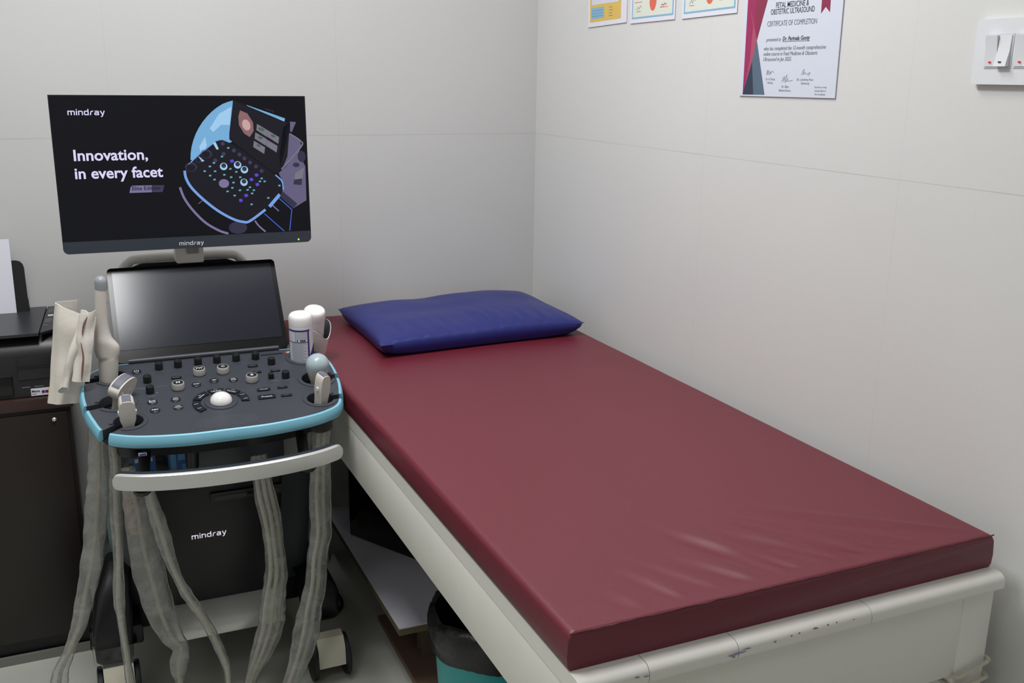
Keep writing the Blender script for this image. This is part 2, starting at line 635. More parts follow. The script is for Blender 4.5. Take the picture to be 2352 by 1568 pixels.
link('edge_bead', B().tube([(-.8045, -1.84, .6765), (-.8045, -.02, .6765)], .0014, 8), M['bedpaint'], bed)
link('wall_apron', B().box((-0.085, -1.825, .566), (-0.065, -0.02, .6770), .001), M['bedpaint'], bed)
for x0, y0 in ((-0.119, -1.8495), (-0.8, -1.83), (-0.119, -0.09), (-0.78, -0.09)):
    link('leg', B().box((x0, y0, 0), (x0 + .066, y0 + .066, .6768), .003), M['bedpaint'], bed)
# chipped paint along the front edge
b = B()
fm = frame((0, -1.8668, .69), (1, 0, 0), (0, 0, 1))
for x, z, sx, sz, mi in ((-.50, .003, .004, .003, 0), (-.472, .006, .003, .0022, 0), (-.459, .007, .003, .0025, 0), (-.43, .008, .009, .0024, 0),
                         (-.408, .008, .003, .0025, 0), (-.392, .0085, .0025, .002, 0), (-.565, .0, .02, .0025, 1), (-.55, .004, .012, .002, 1),
                         (-.722, .004, .006, .0022, 1), (-.708, .002, .008, .0022, 1), (-.792, .001, .01, .0018, 0), (-.775, -.002, .012, .0014, 0),
                         (-.76, .002, .005, .0014, 1), (-.57, -.004, .004, .002, 0), (-.36, .006, .003, .0015, 0)):
    pts = []
    for k in range(11):
        a = 2 * PI * k / 11
        q = .35 + .55 * random.random()
        pts.append((x + sx * q * math.cos(a), z + sz * q * math.sin(a)))
    b.flat(pts, 0.0003 if mi == 0 else 0.0006, fm, mi)
link('paint_chip', b, [M['chip'], M['chip2']], bed)

tie = thing('string_tie', (-0.086, -1.85, .52), 'cotton string tied around the right front leg of the bed', 'string')
lg = rrect(-.122, -1.856, -.050, -1.782, .006, 3)
b = B()
for dz, tl in ((.012, .016), (-.008, .006)):
    pts = [(p[0], p[1] - .002, .520 + dz + tl * (p[0] + .122) / .07) for p in lg]
    b.tube(pts + [pts[0]], .0034, 7)
link('loop', b, M['rope'], tie)
b = B()
b.tube(spline([(-.118, -1.862, .515), (-.105, -1.868, .522), (-.095, -1.862, .512), (-.110, -1.866, .506), (-.100, -1.870, .518)], 5), .004, 7)
b.tube(spline([(-.116, -1.862, .51), (-.124, -1.864, .49), (-.119, -1.864, .46), (-.125, -1.865, .43)], 5), .004, 7)
link('knot', b, M['rope'], tie)

# ---- mattress
def mattress():
    x0, x1, y0, y1, z0, z1 = -0.808, -0.0545, -1.836, -0.012, .7045, .760
    nx, ny = 150, 150
    streaks = []
    rnd = random.Random(3)
    for sx, sy, ex, ey, a in ((-.316, -1.836, -.413, -1.688, .0042), (-.478, -1.836, -.533, -1.739, .0036), (-.61, -1.834, -.637, -1.739, .0028),
                              (-.082, -1.814, -.283, -1.661, .0026), (-.39, -1.836, -.47, -1.70, .0038), (-.25, -1.835, -.37, -1.67, .0034),
                              (-.54, -1.836, -.60, -1.72, .0024), (-.17, -1.83, -.31, -1.70, .0024), (-.20, -1.836, -.36, -1.73, .002),
                              (-.43, -1.836, -.50, -1.66, .003), (-.68, -1.836, -.69, -1.78, .002), (-.34, -1.836, -.40, -1.75, .0028)):
        streaks.append((V((sx, sy)), V((ex, ey)), a))

    def wr(x, y):
        z = 0
        p = V((x, y))
        for s, e, a in streaks:
            d = e - s
            L = d.length
            d = d / L
            t = (p - s).dot(d)
            n = (p - s).dot(V((-d.y, d.x)))
            if t < 0 or t > L * 1.7:
                continue
            w_ = .0065 + .0075 * max(0, t) / L
            env = math.sin(PI * min(1, max(0, t / (L * 1.7))) ** .7) ** .9
            z += 0.95 * a * env * (math.exp(-(n / w_) ** 2) - .7 * math.exp(-((n - 1.7 * w_) / w_) ** 2))
        q_ = max(0.0, min(1.0, (y - y0 - .006) / .035))
        z *= q_ * q_ * (3 - 2 * q_)
        return z + .0010 * noise.noise(V((x * 4, y * 4, 2)))
    R = .011

    rings = []
    # cross-section: start bottom-left, up left side, across top, down right side
    sec = [(x0 + .004, z0), (x0, z0 + .006), (x0 - .0015, z0 + .022), (x0, z1 - R)]
    for k in range(1, 6):
        a = PI - (PI / 2) * k / 6
        sec.append((x0 + R + R * math.cos(a), z1 - R + R * math.sin(a)))
    for i in range(nx + 1):
        sec.append((x0 + R + (x1 - x0 - 2 * R) * i / nx, z1))
    for k in range(1, 6):
        a = PI / 2 - (PI / 2) * k / 6
        sec.append((x1 - R + R * math.cos(a), z1 - R + R * math.sin(a)))
    sec += [(x1, z1 - R), (x1 + .0015, z0 + .022), (x1, z0 + .006), (x1 - .004, z0)]
    ys = []
    for k in range(6):
        a = PI / 2 * k / 6
        ys.append((y0 + .006 - .006 * math.sin(PI / 2 - a) , -(.006 - .006 * math.cos(PI / 2 - a))))
    n1 = 70
    for i in range(n1 + 1):
        ys.append((y0 + .006 + .26 * i / n1, 0))
    for i in range(1, 50):
        ys.append((y0 + .266 + (y1 - y0 - .266 - .01) * i / 49, 0))
    ys.append((y1 - .003, -.003))
    ys.append((y1, -.010))
    for y, dz in ys:
        ring = []
        for x, z in sec:
            k = max(0, min(1, (z - z0) / (z1 - z0)))
            sag = 0
            if k > .8:
                sag = wr(x, y) * (k - .8) / .2
            elif y < y0 + .004:
                sag = 0
            ring.append(V((x, y + (.0015 * noise.noise(V((x * 18, z * 9, 5))) if y < y0 + .02 else 0), z + dz * k + sag)))
        rings.append(ring)
    # front end face: soft vertical puckers
    bb = B()
    bb.loft(rings)
    return bb


mt = tag(link('mattress', mattress(), M['leather'], sharp=70), 'maroon leatherette mattress lying on the cream examination bed', 'mattress')
rs = random.Random(11)
b = B()
sp_ = [(-.806 + .75 * i / 60, -1.8352 + .0006 * rs.random(), .7572 + .0014 * rs.random() - (.0012 if i in (3, 4, 5, 16, 17) else 0)) for i in range(61)]
b.tube(sp_, [.0022 if i in (3, 4, 5, 16) else .0011 for i in range(61)], 6)
link('seam', b, M['seam'], mt)


# ---- pillow
def pillow():
    fl, fr, bl, br = V((-.664, -.530)), V((-.074, -.496)), V((-.660, -.085)), V((-.066, -.050))
    nu, nv = 72, 52
    zs = .797
    top, bot = [], []

    def pos(u, v):
        p = (fl * (1 - u) + fr * u) * (1 - v) + (bl * (1 - u) + br * u) * v
        # concave sides between the pointed corners
        cu, cv = (2 * u - 1), (2 * v - 1)
        ctr = (fl + fr + bl + br) / 4
        k = 1 - .045 * (1 - cu * cu) * cv * cv - .03 * (1 - cv * cv) * cu * cu
        q = ctr + (p - ctr) * k
        return q
    for j in range(nv + 1):
        rt, rb = [], []
        for i in range(nu + 1):
            u, v = i / nu, j / nv
            q = pos(u, v)
            e = max(0, (1 - abs(2 * u - 1) ** 6)) ** .55 * max(0, (1 - abs(2 * v - 1) ** 4.2)) ** .55
            zed = zs + .012 * (1 - v) * (1 - e) * (1 - abs(2 * u - 1)) * 0 - .002 * v
            # right rear half fuller, slight dip left of the middle
            full =   .029 * (1 + .22 * math.exp(-((u - .68) / .22) ** 2) - .14 * math.exp(-((u - .42) / .12) ** 2) * (.4 + .6 * v))
            ht = full * e
            # front seam puckers
            if v < .35:
                ht -= .006 * e * (1 - v / .35) * (math.sin(u * 41 + 3 * v) ** 6 + .6 * math.sin(u * 67 + 1) ** 8)
            # diagonal fold near the middle
            n_ = (u - .50 - .16 * (.42 - v))
            ht += .0035 * math.exp(-(n_ / .012) ** 2) * math.exp(-((v - .27) / .14) ** 2) * e
            ht += .003 * e * noise.noise(V((u * 6, v * 5, 1)))
            hb = min(zs - .7595, .041) * (1 - (1 - min(1, e * 1.5)) ** 2)
            rt.append(V((q.x, q.y, zed + ht)))
            rb.append(V((q.x, q.y, max(.7616, zed - hb))))
        top.append(rt)
        bot.append(rb)
    bb = B()
    vs, fs = [], []
    W_ = nu + 1
    for r in top:
        vs += r
    for r in bot:
        vs += r
    off = W_ * (nv + 1)
    for j in range(nv):
        for i in range(nu):
            a = j * W_ + i
            fs.append((a, a + 1, a + W_ + 1, a + W_))
            fs.append((off + a, off + a + W_, off + a + W_ + 1, off + a + 1))
    bb._add(vs, fs, 0, True)
    bmesh.ops.remove_doubles(bb.bm, verts=bb.bm.verts, dist=.0008)
    return bb


tag(link('pillow', pillow(), M['pillow'], sharp=80), 'dark blue leatherette pillow at the head of the maroon mattress', 'pillow')

# ---- under the bed
shelf = thing('low_shelf_board', (-.45, -.46, 0), 'white topped plywood board on low supports under the bed', 'board')
link('top_sheet', B().box((-.722, -.828, .187), (-.14, -.10, .190)), M['sheet'], shelf)
link('board', B().box((-.722, -.828, .170), (-.14, -.10, .187)), M['ply'], shelf)
for y in (-.70, -.20):
    link('support', B().box((-.62, y, 0), (-.20, y + .05, .17)), M['ply'], shelf)
bx = thing('storage_box', (-.46, -.3, .19), 'black box on the white board under the bed', 'box')
mxb = frame((-.700, -.300, .1905), (.131, -.230, 0), (.230, .131, 0))
link('box_body', B().box((0, 0, 0), (.30, .24, .27), .004, mxb), M['blackgloss'], bx)
link('lid', B().box((-.003, -.003, .271), (.303, .243, .30), .004, mxb), M['black'], bx)
tag(link('floor_board', B().prism([(-.676, -.99), (-.25, -.99), (-.25, -.46), (-.669, -.462)], .0005, .016, Matrix.Identity(4), .001), M['brownboard']),
    'loose brown laminate board lying on the floor under the bed', 'board')

# ---- bin
bc = (-.622, -1.115)
bn = thing('waste_bin', (bc[0], bc[1], 0), 'turquoise plastic waste bin under the bed edge, lined with a black bag', 'bin')
link('bin_body', B().lathe([(.082, 0.001), (.088, .01), (.109, .34), (.113, .355), (.110, .355), (.106, .34), (.084, .012)], T(bc[0], bc[1], 0), 40, cap=False), M['bin'], bn)
link('bin_floor', B().lathe([(.083, .002), (.083, .008)], T(bc[0], bc[1], 0), 32), M['bin'], bn)


def liner():
    seg, rings = 72, []
    prof = [(.088, .16), (.096, .27), (.100, .362), (.106, .378), (.114, .374), (.119, .360), (.120, .345), (.1185, .325), (.1155, .311), (.1165, .304)]
    for i, (r, z) in enumerate(prof):
        ring = []
        for k in range(seg):
            a = 2 * PI * k / seg
            wv = noise.noise(V((math.cos(a) * 2.5, math.sin(a) * 2.5, i * .35)))
            hem = .014 * math.sin(a * 2 + 2.4) + .008 * math.sin(a * 5) if i > 5 else 0
            rr = r + (.006 * abs(wv) + .002 * abs(math.sin(a * 17 + i)) if i > 3 else 0)
            ring.append(V((bc[0] + rr * math.cos(a), bc[1] + rr * math.sin(a), z + .010 * wv + hem * (i - 5) / 4)))
        rings.append(ring)
    bb = B()
    bb.loft(rings, closed_ends=False)
    return bb


tag(link('bin_liner', liner(), M['binliner'], sharp=60), 'black plastic bag folded over the rim of the turquoise bin', 'bin bag')

# ================================================================== cabinet, printer, paper
cab = thing('cabinet', (-1.68, -.155, 0), 'dark brown wooden cabinet standing under the printer', 'cabinet')
link('body', B().box((-2.0, -.305, .055), (-1.382, -.004, .660), .001), M['wood'], cab)
link('worktop', B().box((-2.01, -.315, .6605), (-1.375, -.003, .690), .003), M['woodtop'], cab)
link('door', B().box((-1.995, -.312, .06), (-1.60, -.3055, .650), .001), M['wood'], cab)
link('door', B().box((-1.597, -.312, .06), (-1.39, -.3055, .650), .001), M['wood'], cab)
link('plinth', B().box((-1.99, -.300, 0), (-1.39, -.01, .0545)), M['black'], cab)
link('floor_strip', B().box((-1.99, -.316, 0), (-1.385, -.3062, .022)), mat('grey_strip', (120, 118, 112), .5), cab)
bb = B().lathe([(.005, 0), (.005, .004), (.003, .006)], frame((-1.42, -.312, .633), (1, 0, 0), (0, 0, 1)), 12)
link('lock', bb, M['silver'], cab)

pr = thing('printer', (-1.58, -.155, .6905), 'black inkjet printer standing on the dark brown cabinet', 'printer')
link('body', B().prism([(-.30, .001), (-.006, .001), (-.006, .150), (-.255, .150), (-.288, .128), (-.30, .10)], -1.80, -1.384,
                       frame((0, 0, .6905), (0, 1, 0), (0, 0, 1)), .003), M['printer'], pr)
mxp = frame((0, 0, .8407), (1, 0, 0), (0, 1, 0))
link('scanner_lid', B().prism([(-1.80, -.306), (-1.434, -.306), (-1.418, -.008), (-1.80, -.008)], 0, .007, mxp, .003), M['printerlid'], pr)
cp = link('control_panel', B().prism([(-1.431, -.300), (-1.400, -.270), (-1.385, -.008), (-1.415, -.008)], 0, .006, mxp, .002), M['printer'], pr)
b = B()
for y, l in ((-.03, .02), (-.05, .016), (-.065, .02), (-.08, .012), (-.16, .016), (-.175, .02), (-.19, .014), (-.225, .01)):
    b.box((-1.410 - (y + .0) * -.06, y, .8468), (-1.410 - y * -.06 + l * .9, y + .005, .8470))
link('panel_marks', b, M['printdim'], cp)
b = B()
b.box((-1.405 - .009, -.125, .8468), (-1.393 - .009, -.108, .8471))
link('display', b, M['print'], cp)
link('output_tray', B().box((-1.76, -.3045, .7), (-1.50, -.3, .748), .002), M['blackgloss'], pr)
link('front_flap', B().box((-1.488, -.303, .735), (-1.392, -.2995, .79), .002), M['printer'], pr)
b = B()
b.box((-1.487, -.3055, .764), (-1.390, -.303, .768))
link('trim_line', b, M['black'], pr)
st = link('sticker', B().box((-1.464, -.3012, .6935), (-1.423, -.2998, .7115)), M['paper'], pr)
b = B()
fm = frame((-1.4625, -.3014, .702), (1, 0, 0), (0, 0, 1))
b.text('Mega', .0085, fm, 'LEFT', .02, 1, 0, 0, .0002)
b.text('Tank', .0050, frame((-1.4625, -.3014, .6963), (1, 0, 0), (0, 0, 1)), 'LEFT', .01, 1, 0, 0, .0002)
for i, (dx, mi) in enumerate(((.0245, 1), (.029, 2), (.0335, 3))):
    b.disc((dx, .0), .003, fm, .0002, 12, mi, .004)
b.flat([(.0345, -.008), (.039, -.008), (.039, .009), (.0365, .009)], .0001, fm, 4)
link('sticker_print', b, [M['ink'], M['usbblue'], M['red'], M['violet'], M['yl']], st)
b = B()
b.box((-1.482, -.3012, .7155), (-1.464, -.2998, .717))
b.box((-1.455, -.3012, .7155), (-1.435, -.2998, .717))
link('front_marks', b, M['printdim'], pr)
fmt = frame((0, -.052, .8455), (1, 0, 0), (0, .10, 1))
link('paper_support', B().prism([(-1.76, 0), (-1.458, 0), (-1.4595, .114), (-1.462, .124), (-1.468, .131), (-1.477, .134), (-1.75, .134)], -.003, .003, fmt, .001), M['printer'], pr)
b = B()
b.prism([(-1.484, -.002), (-1.456, -.002), (-1.4575, .034), (-1.484, .034)], -.008, -.0032, fmt, .001)
link('paper_guide', b, M['printerlid'], pr)
tag(link('paper_stack', B().box((-1.705, .0002, .0035), (-1.487, .189, .0085), 0, fmt), M['paper']), 'white sheets of paper standing in the printer rear feed', 'paper')

# ================================================================== ultrasound machine
CX = -1.082
um = thing('ultrasound_machine', (CX, -.45, 0), 'black ultrasound machine on wheels between the cabinet and the bed', 'medical machine')
ang = math.radians(10.5)
PM = frame((CX, -.86, .747), (1, 0, 0), (0, math.cos(ang), math.sin(ang)))   # panel: u right, v away, w out of the panel


def PP(u, v, h=0.0):
    return PM @ V((u, v, h))


OUT = [(0, 0), (.08, .001), (.157, .012), (.205, .028), (.236, .052), (.251, .10), (.261, .15), (.266, .21), (.264, .262),
       (.255, .298), (.238, .325), (.20, .343), (.10, .347), (0, .348)]
right = [V(p) for p in spline(OUT, 16)]
outline = [V((p[0], p[1])) for p in right]
outline += [V((-p[0], p[1])) for p in reversed(right[1:-1])]


def inset(poly, d):
    n = len(poly)
    res = []
    for i in range(n):
        t = (poly[(i + 1) % n] - poly[i - 1]).normalized()
        res.append(poly[i] + V((t.y, -t.x)) * d)
    return res


HOLES = [((-.205, .285), .031, V((-1, -.12)), .010), ((-.205, .168), .034, V((-1, -.25)), .010), ((-.188, .080), .029, V((-1, -.75)), .010),
         ((.215, .292), .033, None, 0), ((.220, .178), .034, V((1, .05)), .010), ((.205, .082), .029, V((1, .0)), .010)]


def notch_outline(poly):
    """cut an open keyhole slot for each probe holder into the outline (CCW)"""
    pts = [(p, False) for p in poly]
    for c, r, d, w_ in HOLES:
        if d is None:
            continue
        c = V(c)
        d = d.normalized()
        t = V((-d.y, d.x))
        keep = []
        ins = [i for i, (p, f) in enumerate(pts) if (p - c).dot(d) > 0 and abs((p - c).dot(t)) < w_ + .0005]
        a0 = math.atan2(d.y, d.x)
        da = math.asin(w_ / r)
        far = max((p - c).dot(d) for p, f in pts if (p - c).dot(d) > 0 and abs((p - c).dot(t)) < .03)
        if ins:
            far = sum((pts[i][0] - c).dot(d) for i in ins) / len(ins)
        # order along CCW: side -w first
        path = [(c + d * far - t * w_, True)]
        n = 30
        for k in range(n + 1):
            an = a0 - da - (2 * PI - 2 * da) * k / n
            path.append((c + V((math.cos(an), math.sin(an))) * r, True))
        path.append((c + d * far + t * w_, True))
        if ins:
            i0, i1 = min(ins), max(ins)
            pts = pts[:i0] + path + pts[i1 + 1:]
        else:
            best = min(range(len(pts)), key=lambda i: abs((pts[i][0] - c).dot(t)) if (pts[i][0] - c).dot(d) > 0 else 9)
            pts = pts[:best] + path + pts[best + 1:]
    return pts


NP = notch_outline(outline)
con = link('console_panel', B().prism([p for p, f in NP], -.022, 0, PM, .002, top_only=True), M['charcoal'], um)
# blue trim: chains of outline between the slots
chains, cur = [], []
i_start = next(i for i, (p, f) in enumerate(NP) if f)
for p, f in NP[i_start:] + NP[:i_start]:
    if f:
        if len(cur) > 3:
            chains.append(cur)
        cur = []
    else:
        cur.append(p)
if len(cur) > 3:
    chains.append(cur)
for ch in chains:
    rings = []
    for i, p in enumerate(ch):
        t = (ch[min(i + 1, len(ch) - 1)] - ch[max(i - 1, 0)]).normalized()
        nrm = V((t.y, -t.x))
        thin = 1.0
        if p.y > .31:
            thin = .45
        ring = []
        for o_, h_ in ((-.0005, -.0235), (-.0005, .0005), (.0015, .0014), (.0050, 0), (.0080, -.006), (.0098, -.014), (.0100, -.0205), (.0085, -.0235)):
            ring.append(PM @ V((p.x + nrm.x * o_ * thin, p.y + nrm.y * o_ * thin, h_ * (1 if thin == 1 else .5))))
        rings.append(ring)
    link('blue_trim', B().loft(rings), M['blue'], um)
# dark shell under the panel
b = B()
sh = inset(outline, .003)
sh2 = inset(outline, -.035)
sh3 = inset(outline, -.06)
b.loft([[PM @ V((p.x, p.y, -.0228)) for p in sh], [PM @ V((p.x, p.y, -.034)) for p in inset(outline, -.004)],
        [PM @ V((p.x, max(p.y, .03), -.048)) for p in sh2], [PM @ V((p.x, max(p.y, .05), -.082)) for p in sh3]])
shell = link('console_underside', b, M['black'], um, sharp=60)
# holder rings and cups
for c, r, d, w_ in HOLES:
    b = B()
    a0 = math.atan2(d.y, d.x) if d else 0
    da = math.asin(min(1, (w_ + .003) / r)) if d else 0
    n = 34
    rings = []
    for k in range(n + 1):
        an = a0 + da + (2 * PI - 2 * da) * k / n
        dr = V((math.cos(an), math.sin(an)))
        rings.append([PM @ V((c[0] + dr.x * rr, c[1] + dr.y * rr, h)) for rr, h in ((r - .001, -.025), (r - .0005, .0008), (r + .001, .0024), (r + .005, .0026), (r + .0085, .0016), (r + .009, -.001))])
    b.loft(rings)
    hd = link('probe_holder', b, M['charcoal'], um)
    link('holder_cup', B().lathe([(r - .001, -.02), (r - .002, -.070), (.55 * r, -.078), (.5 * r, -.072), (r - .005, -.066), (r - .004, -.02)],
                                 PM @ T(c[0], c[1], 0), 24, cap=False), M['black'], hd)
# raised back strip (hinge) and touch screen
hz = link('hinge_bar', B().tube([PP(-.168, .349, .004), PP(.168, .349, .004)], .0058, 16), M['charcoal'], um)
tsO = V((CX, -.517, .812))
TM = frame(tsO, (1, 0, 0), (0, .135, .190))
ts = link('touch_screen', B().prism(rrect(-.1925, 0, .1925, .236, .010), -.016, 0, TM, .002), M['bezelglass'], um)
link('display_glass', B().prism(rrect(-.182, .030, .182, .226, .003), .0002, .0010, TM), M['touch'], ts)
link('hinge_block', B().box((-.19, -.008, -.018), (-.168, .01, -.004), .002, TM), M['black'], ts)
link('hinge_block', B().box((.168, -.008, -.018), (.19, .01, -.004), .002, TM), M['black'], ts)

# knobs
KN = [(-.107, .305), (-.066, .307), (-.022, .310), (.020, .311), (.063, .310), (.107, .309), (.137, .274), (.154, .199), (-.137, .246), (-.136, .195)]
kp = [(.0088, 0), (.0086, .0015), (.0086, .014), (.0080, .0155), (.0060, .0158), (.0052, .0146), (.0001, .0142)]
for u, v in KN:
    k = link('knob', B().lathe(kp, PM @ T(u, v, .0003), 20), M['knobblack'], um)
b = B()
b.box((-.006, -.005, .0003), (.006, .005, .013), .0015, PM @ T(.122, .203, 0))
link('toggle_knob', b, M['knobblack'], um)
for u, v, s in ((-.078, .198, 'M'), (-.026, .257, 'PW'), (.025, .254, 'C'), (.079, .198, 'B')):
    mk = link('mode_knob', B().lathe([(.0118, .0003), (.0122, .002), (.0132, .003), (.0132, .0145), (.0124, .0162), (.0112, .0166), (.0108, .0160), (.0001, .0160)],
                                     PM @ T(u, v, 0), 28), M['silverknob'], um)
    link('knob_cap', B().lathe([(.0106, .0155), (.0106, .0164), (.0001, .0164)], PM @ T(u, v, 0), 24), M['key'], mk)
    link('lettering', B().text(s, .0115 if len(s) == 1 else .0095, PM @ T(u, v - .0036, .0168), bold=.03), M['print'], mk)
# trackball
TR = .0232
tb = link('trackball', B().lathe([(TR, .0035)] + [(TR * math.cos(a), .0035 + .0195 * math.sin(a)) for a in [PI / 2 * i / 9 for i in range(1, 9)]] + [(.0001, .0230)],
                                 PM @ T(0, .117, 0), 32), M['ballwhite'], um)
link('trackball_ring', B().lathe([(.0232, .0005), (.0240, .0030), (.029, .0034), (.0335, .0024), (.0345, .0004)], PM @ T(0, .117, 0), 40, cap=False), M['charcoal'], um)
# arc keys
for a0, a1, txt in ((111, 77, 'Update'), (71, 38, 'Cursor'), (160, 117, 'L'), (218, 167, ''), (31, -9, '')):
    a0, a1 = math.radians(a0), math.radians(a1)
    pl = arc((0, .117), .0590, a0, a1, 8) + list(reversed(arc((0, .117), .0420, a0, a1, 8)))
    pl = list(reversed(pl))
    k = link('arc_key', B().prism(pl, .0003, .0030, PM, .001), M['key'], um)
    am = (a0 + a1) / 2
    fm = PM @ T(.0505 * math.cos(am), .117 + .0505 * math.sin(am), .0032) @ Matrix.Rotation(am - PI / 2, 4, 'Z')
    b = B()
    if len(txt) > 1:
        b.text(txt, .0072, fm @ T(0, -.0045, 0), bold=.01)
        b.stroke([(-.003, .003), (-.003, .0055), (.003, .0055), (.003, .003)], .0006, fm)
    else:
        for x in ((-.010, .010) if txt == '' else (.0,)):
            if txt == '':
                b.stroke([(x, -.0045), (x, .0045)], .0011, fm)
            else:
                b.stroke([(-.008, -.003), (.009, -.003)], .0016, fm)
                b.flat([(-.0105, -.003), (-.007, -.0052), (-.007, -.0008)], 0, fm)
                b.text('Set', .005, fm @ T(0, .001, 0))
    link('lettering', b, M['print'], k)
# round keys
for u, v, s1, s2 in ((-.155, .300, 'O', ''), (-.136, .149, 'Body', 'Mark'), (-.134, .112, 'ABC', ''), (-.089, .150, '', 'Clear'), (-.088, .114, '', 'Cursor'),
                     (-.039, .208, 'CW', ''), (.0, .218, '4D', ''), (.041, .213, '', 'Dual')):
    k = link('round_key', B().lathe([(.0102, .0003), (.0102, .0016), (.0092, .0024), (.0001, .0028)], PM @ T(u, v, 0), 24), M['key'], um)
    b = B()
    fm = PM @ T(u, v, .0031)
    if s1 == 'O':
        b.stroke(arc((0, 0), .0045, PI * .68, PI * 2.32, 14), .0013, fm)
        b.stroke([(0, .001), (0, .0055)], .0013, fm)
    elif s1 and s2:
        b.text(s1, .0066, fm @ T(0, .0008, 0), bold=.02)
        b.text(s2, .0066, fm @ T(0, -.0050, 0), bold=.02)
    elif s1:
        b.text(s1, .0072, fm @ T(0, -.0024, 0), bold=.03)
    else:
        b.text(s2, .0058, fm @ T(0, -.0048, 0), bold=.02)
        for x in (-.0025, .0025):
            b.stroke(rrect(x - .0018, .0006, x + .0018, .005, .0006, 2), .0007, fm, closed=True)
    link('lettering', b, M['print'], k)
# flat keys
for u, v, w_, h_, s in ((.096, .151, .030, .012, 'iTouch'), (.096, .116, .038, .017, 'Freeze'), (.137, .152, .022, .008, 'Print'), (.138, .113, .024, .009, 'Save'),
                        (-.076, .251, .022, .010, 'Review'), (.094, .271, .022, .010, 'Probe'), (.097, .238, .020, .008, 'End'), (.138, .236, .022, .007, 'Report')):
    k = link('flat_key', B().prism(rrect(u - w_ / 2, v - h_ / 2, u + w_ / 2, v + h_ / 2, h_ * (.48 if s == 'iTouch' else .2), 4), .0003, .0024, PM, .0008), M['key'], um)
    b = B()
    b.text(s, min(h_ * .5, w_ / len(s) * 1.5), PM @ T(u, v - h_ * .2, .0027), bold=.01)
    link('lettering', b, M['print'] if w_ > .025 else M['printdim'], k)
# small legends
b = B()
for s, u, v in (('Depth', .126, .186), ('Zoom', .156, .182), ('Gain', .137, .258), ('Height', -.134, .176), ('Power', -.150, .216)):
    b.text(s, .006, PM @ T(u, v, .0005))
b.box((-.165, .2185, .0002), (-.098, .2192, .0005), 0, PM)
b.stroke([(-.125, .190), (-.122, .194), (-.122, .186)], .001, PM, .0005)
b.text('R', .005, PM @ T(.152, .283, .0005))
link('panel_legends', b, M['printdim'], um)
b = B()
b.disc((.187, .326), .0075, PM, .0006, 20, 0, .005)
b.disc((.187, .326), .003, PM, .0008, 12, 1)
link('warning_mark', b, [M['red'], M['print']], um)
b = B()
b.box((.122, .3215, .0002), (.172, .3265, .0008), 0, PM)
link('badge_strip', b, M['black'], um)
# grip dots
b = B()
for i in range(22):
    for j in range(9):
        u, v = -.062 + i * .006 + (.003 if j % 2 else 0), .016 + j * .0048
        if (u / .066) ** 2 + ((v - .034) / .026) ** 2 < 1:
            b.disc((u, v), .0008, PM, .0004, 6)
link('grip_dots', b, M['printdim'], um)
# usb port
b = B().box((-.008, -.004, -.003), (.008, .004, .003), .0008, T(-1.252, -.8455, .7115))
up = link('usb_port', b, M['silver'], um)
link('usb_tongue', B().box((-.006, -.0052, -.001), (.006, -.0035, .0022), 0, T(-1.252, -.8455, .7115)), M['usbblue'], up)

# ---- main monitor
MM = frame((CX, -.42, 1.049), (1, 0, 0), (0, .03, 1))
W2 = .279
MO = arc((W2 - .012, .012), .012, -PI / 2, 0, 6) + [(W2, .3475), (-W2, .3475)] + arc((-W2 + .012, .012), .012, PI, 1.5 * PI, 6)
mon = link('monitor', B().prism(MO, -.026, 0, MM, .0012), M['black'], um)
link('lower_bezel', B().prism(arc((W2 - .012, .012), .0118, -PI / 2, 0, 6) + [(W2 - .0002, .0275), (-W2 + .0002, .0275)] + arc((-W2 + .012, .012), .0118, PI, 1.5 * PI, 6), .0002, .0008, MM), M['bezel'], mon)
link('back_cover', B().prism(rrect(-.20, .02, .20, .31, .03), -.05, -.0262, MM, .008), M['white'], mon)
scr = link('screen', B().prism([(-W2 + .002, .0282), (W2 - .002, .0282), (W2 - .002, .3455), (-W2 + .002, .3455)], .0003, .0010, MM), M['screenblack'], mon)
link('bezel_logo', logo(B(), MM @ T(-.0035, .0110, .0010), .055), M['print'], mon)
link('power_light', B().lathe([(.0022, 0), (.0020, .0012), (.0001, .0015)], MM @ T(.2475, .0075, 0), 10), M['greenled'], mon)


def SP(x, y):
    """picture on the screen: coordinates in a 2352-wide reading of the screen, bilinear between its corners"""
    u_, v_ = .5, .5
    for _ in range(8):
        yt = 72.0
        yb = 1283 + (1187 - 1283) * u_
        v_ = (yb - y) / (yb - yt)
        xl = 176 + (66 - 176) * v_
        xr = 2266 + (2212 - 2266) * v_
        u_ = (x - xl) / (xr - xl)
    return ((u_ - .5) * 2 * (W2 - .003), .0285 + v_ * .316)


def pic(name, items, key):
    b_ = B()
    for kind, h_, d in items:
        h_ = .0012 + h_ * .00012
        if kind == 'p':
            b_.flat([SP(*q) for q in d], h_, MM)
        elif kind == 's':
            pp = d[0] if len(d[0]) < 3 or name in ('picture_base', 'picture_rim_edge') else [(q.x, q.y) for q in spline([(x, y, 0) for x, y in d[0]], 6)]
            b_.stroke([SP(*q) for q in pp], d[1] * .000267, MM, h_)
        elif kind == 'c':
            c_ = SP(d[0], d[1])
            b_.disc(c_, d[2] * .000267, MM, h_, 28, 0, (d[3] if len(d) > 3 else d[2]) * .000267, d[4] if len(d) > 4 else 0)
    return link(name, b_, E_[key], scr)


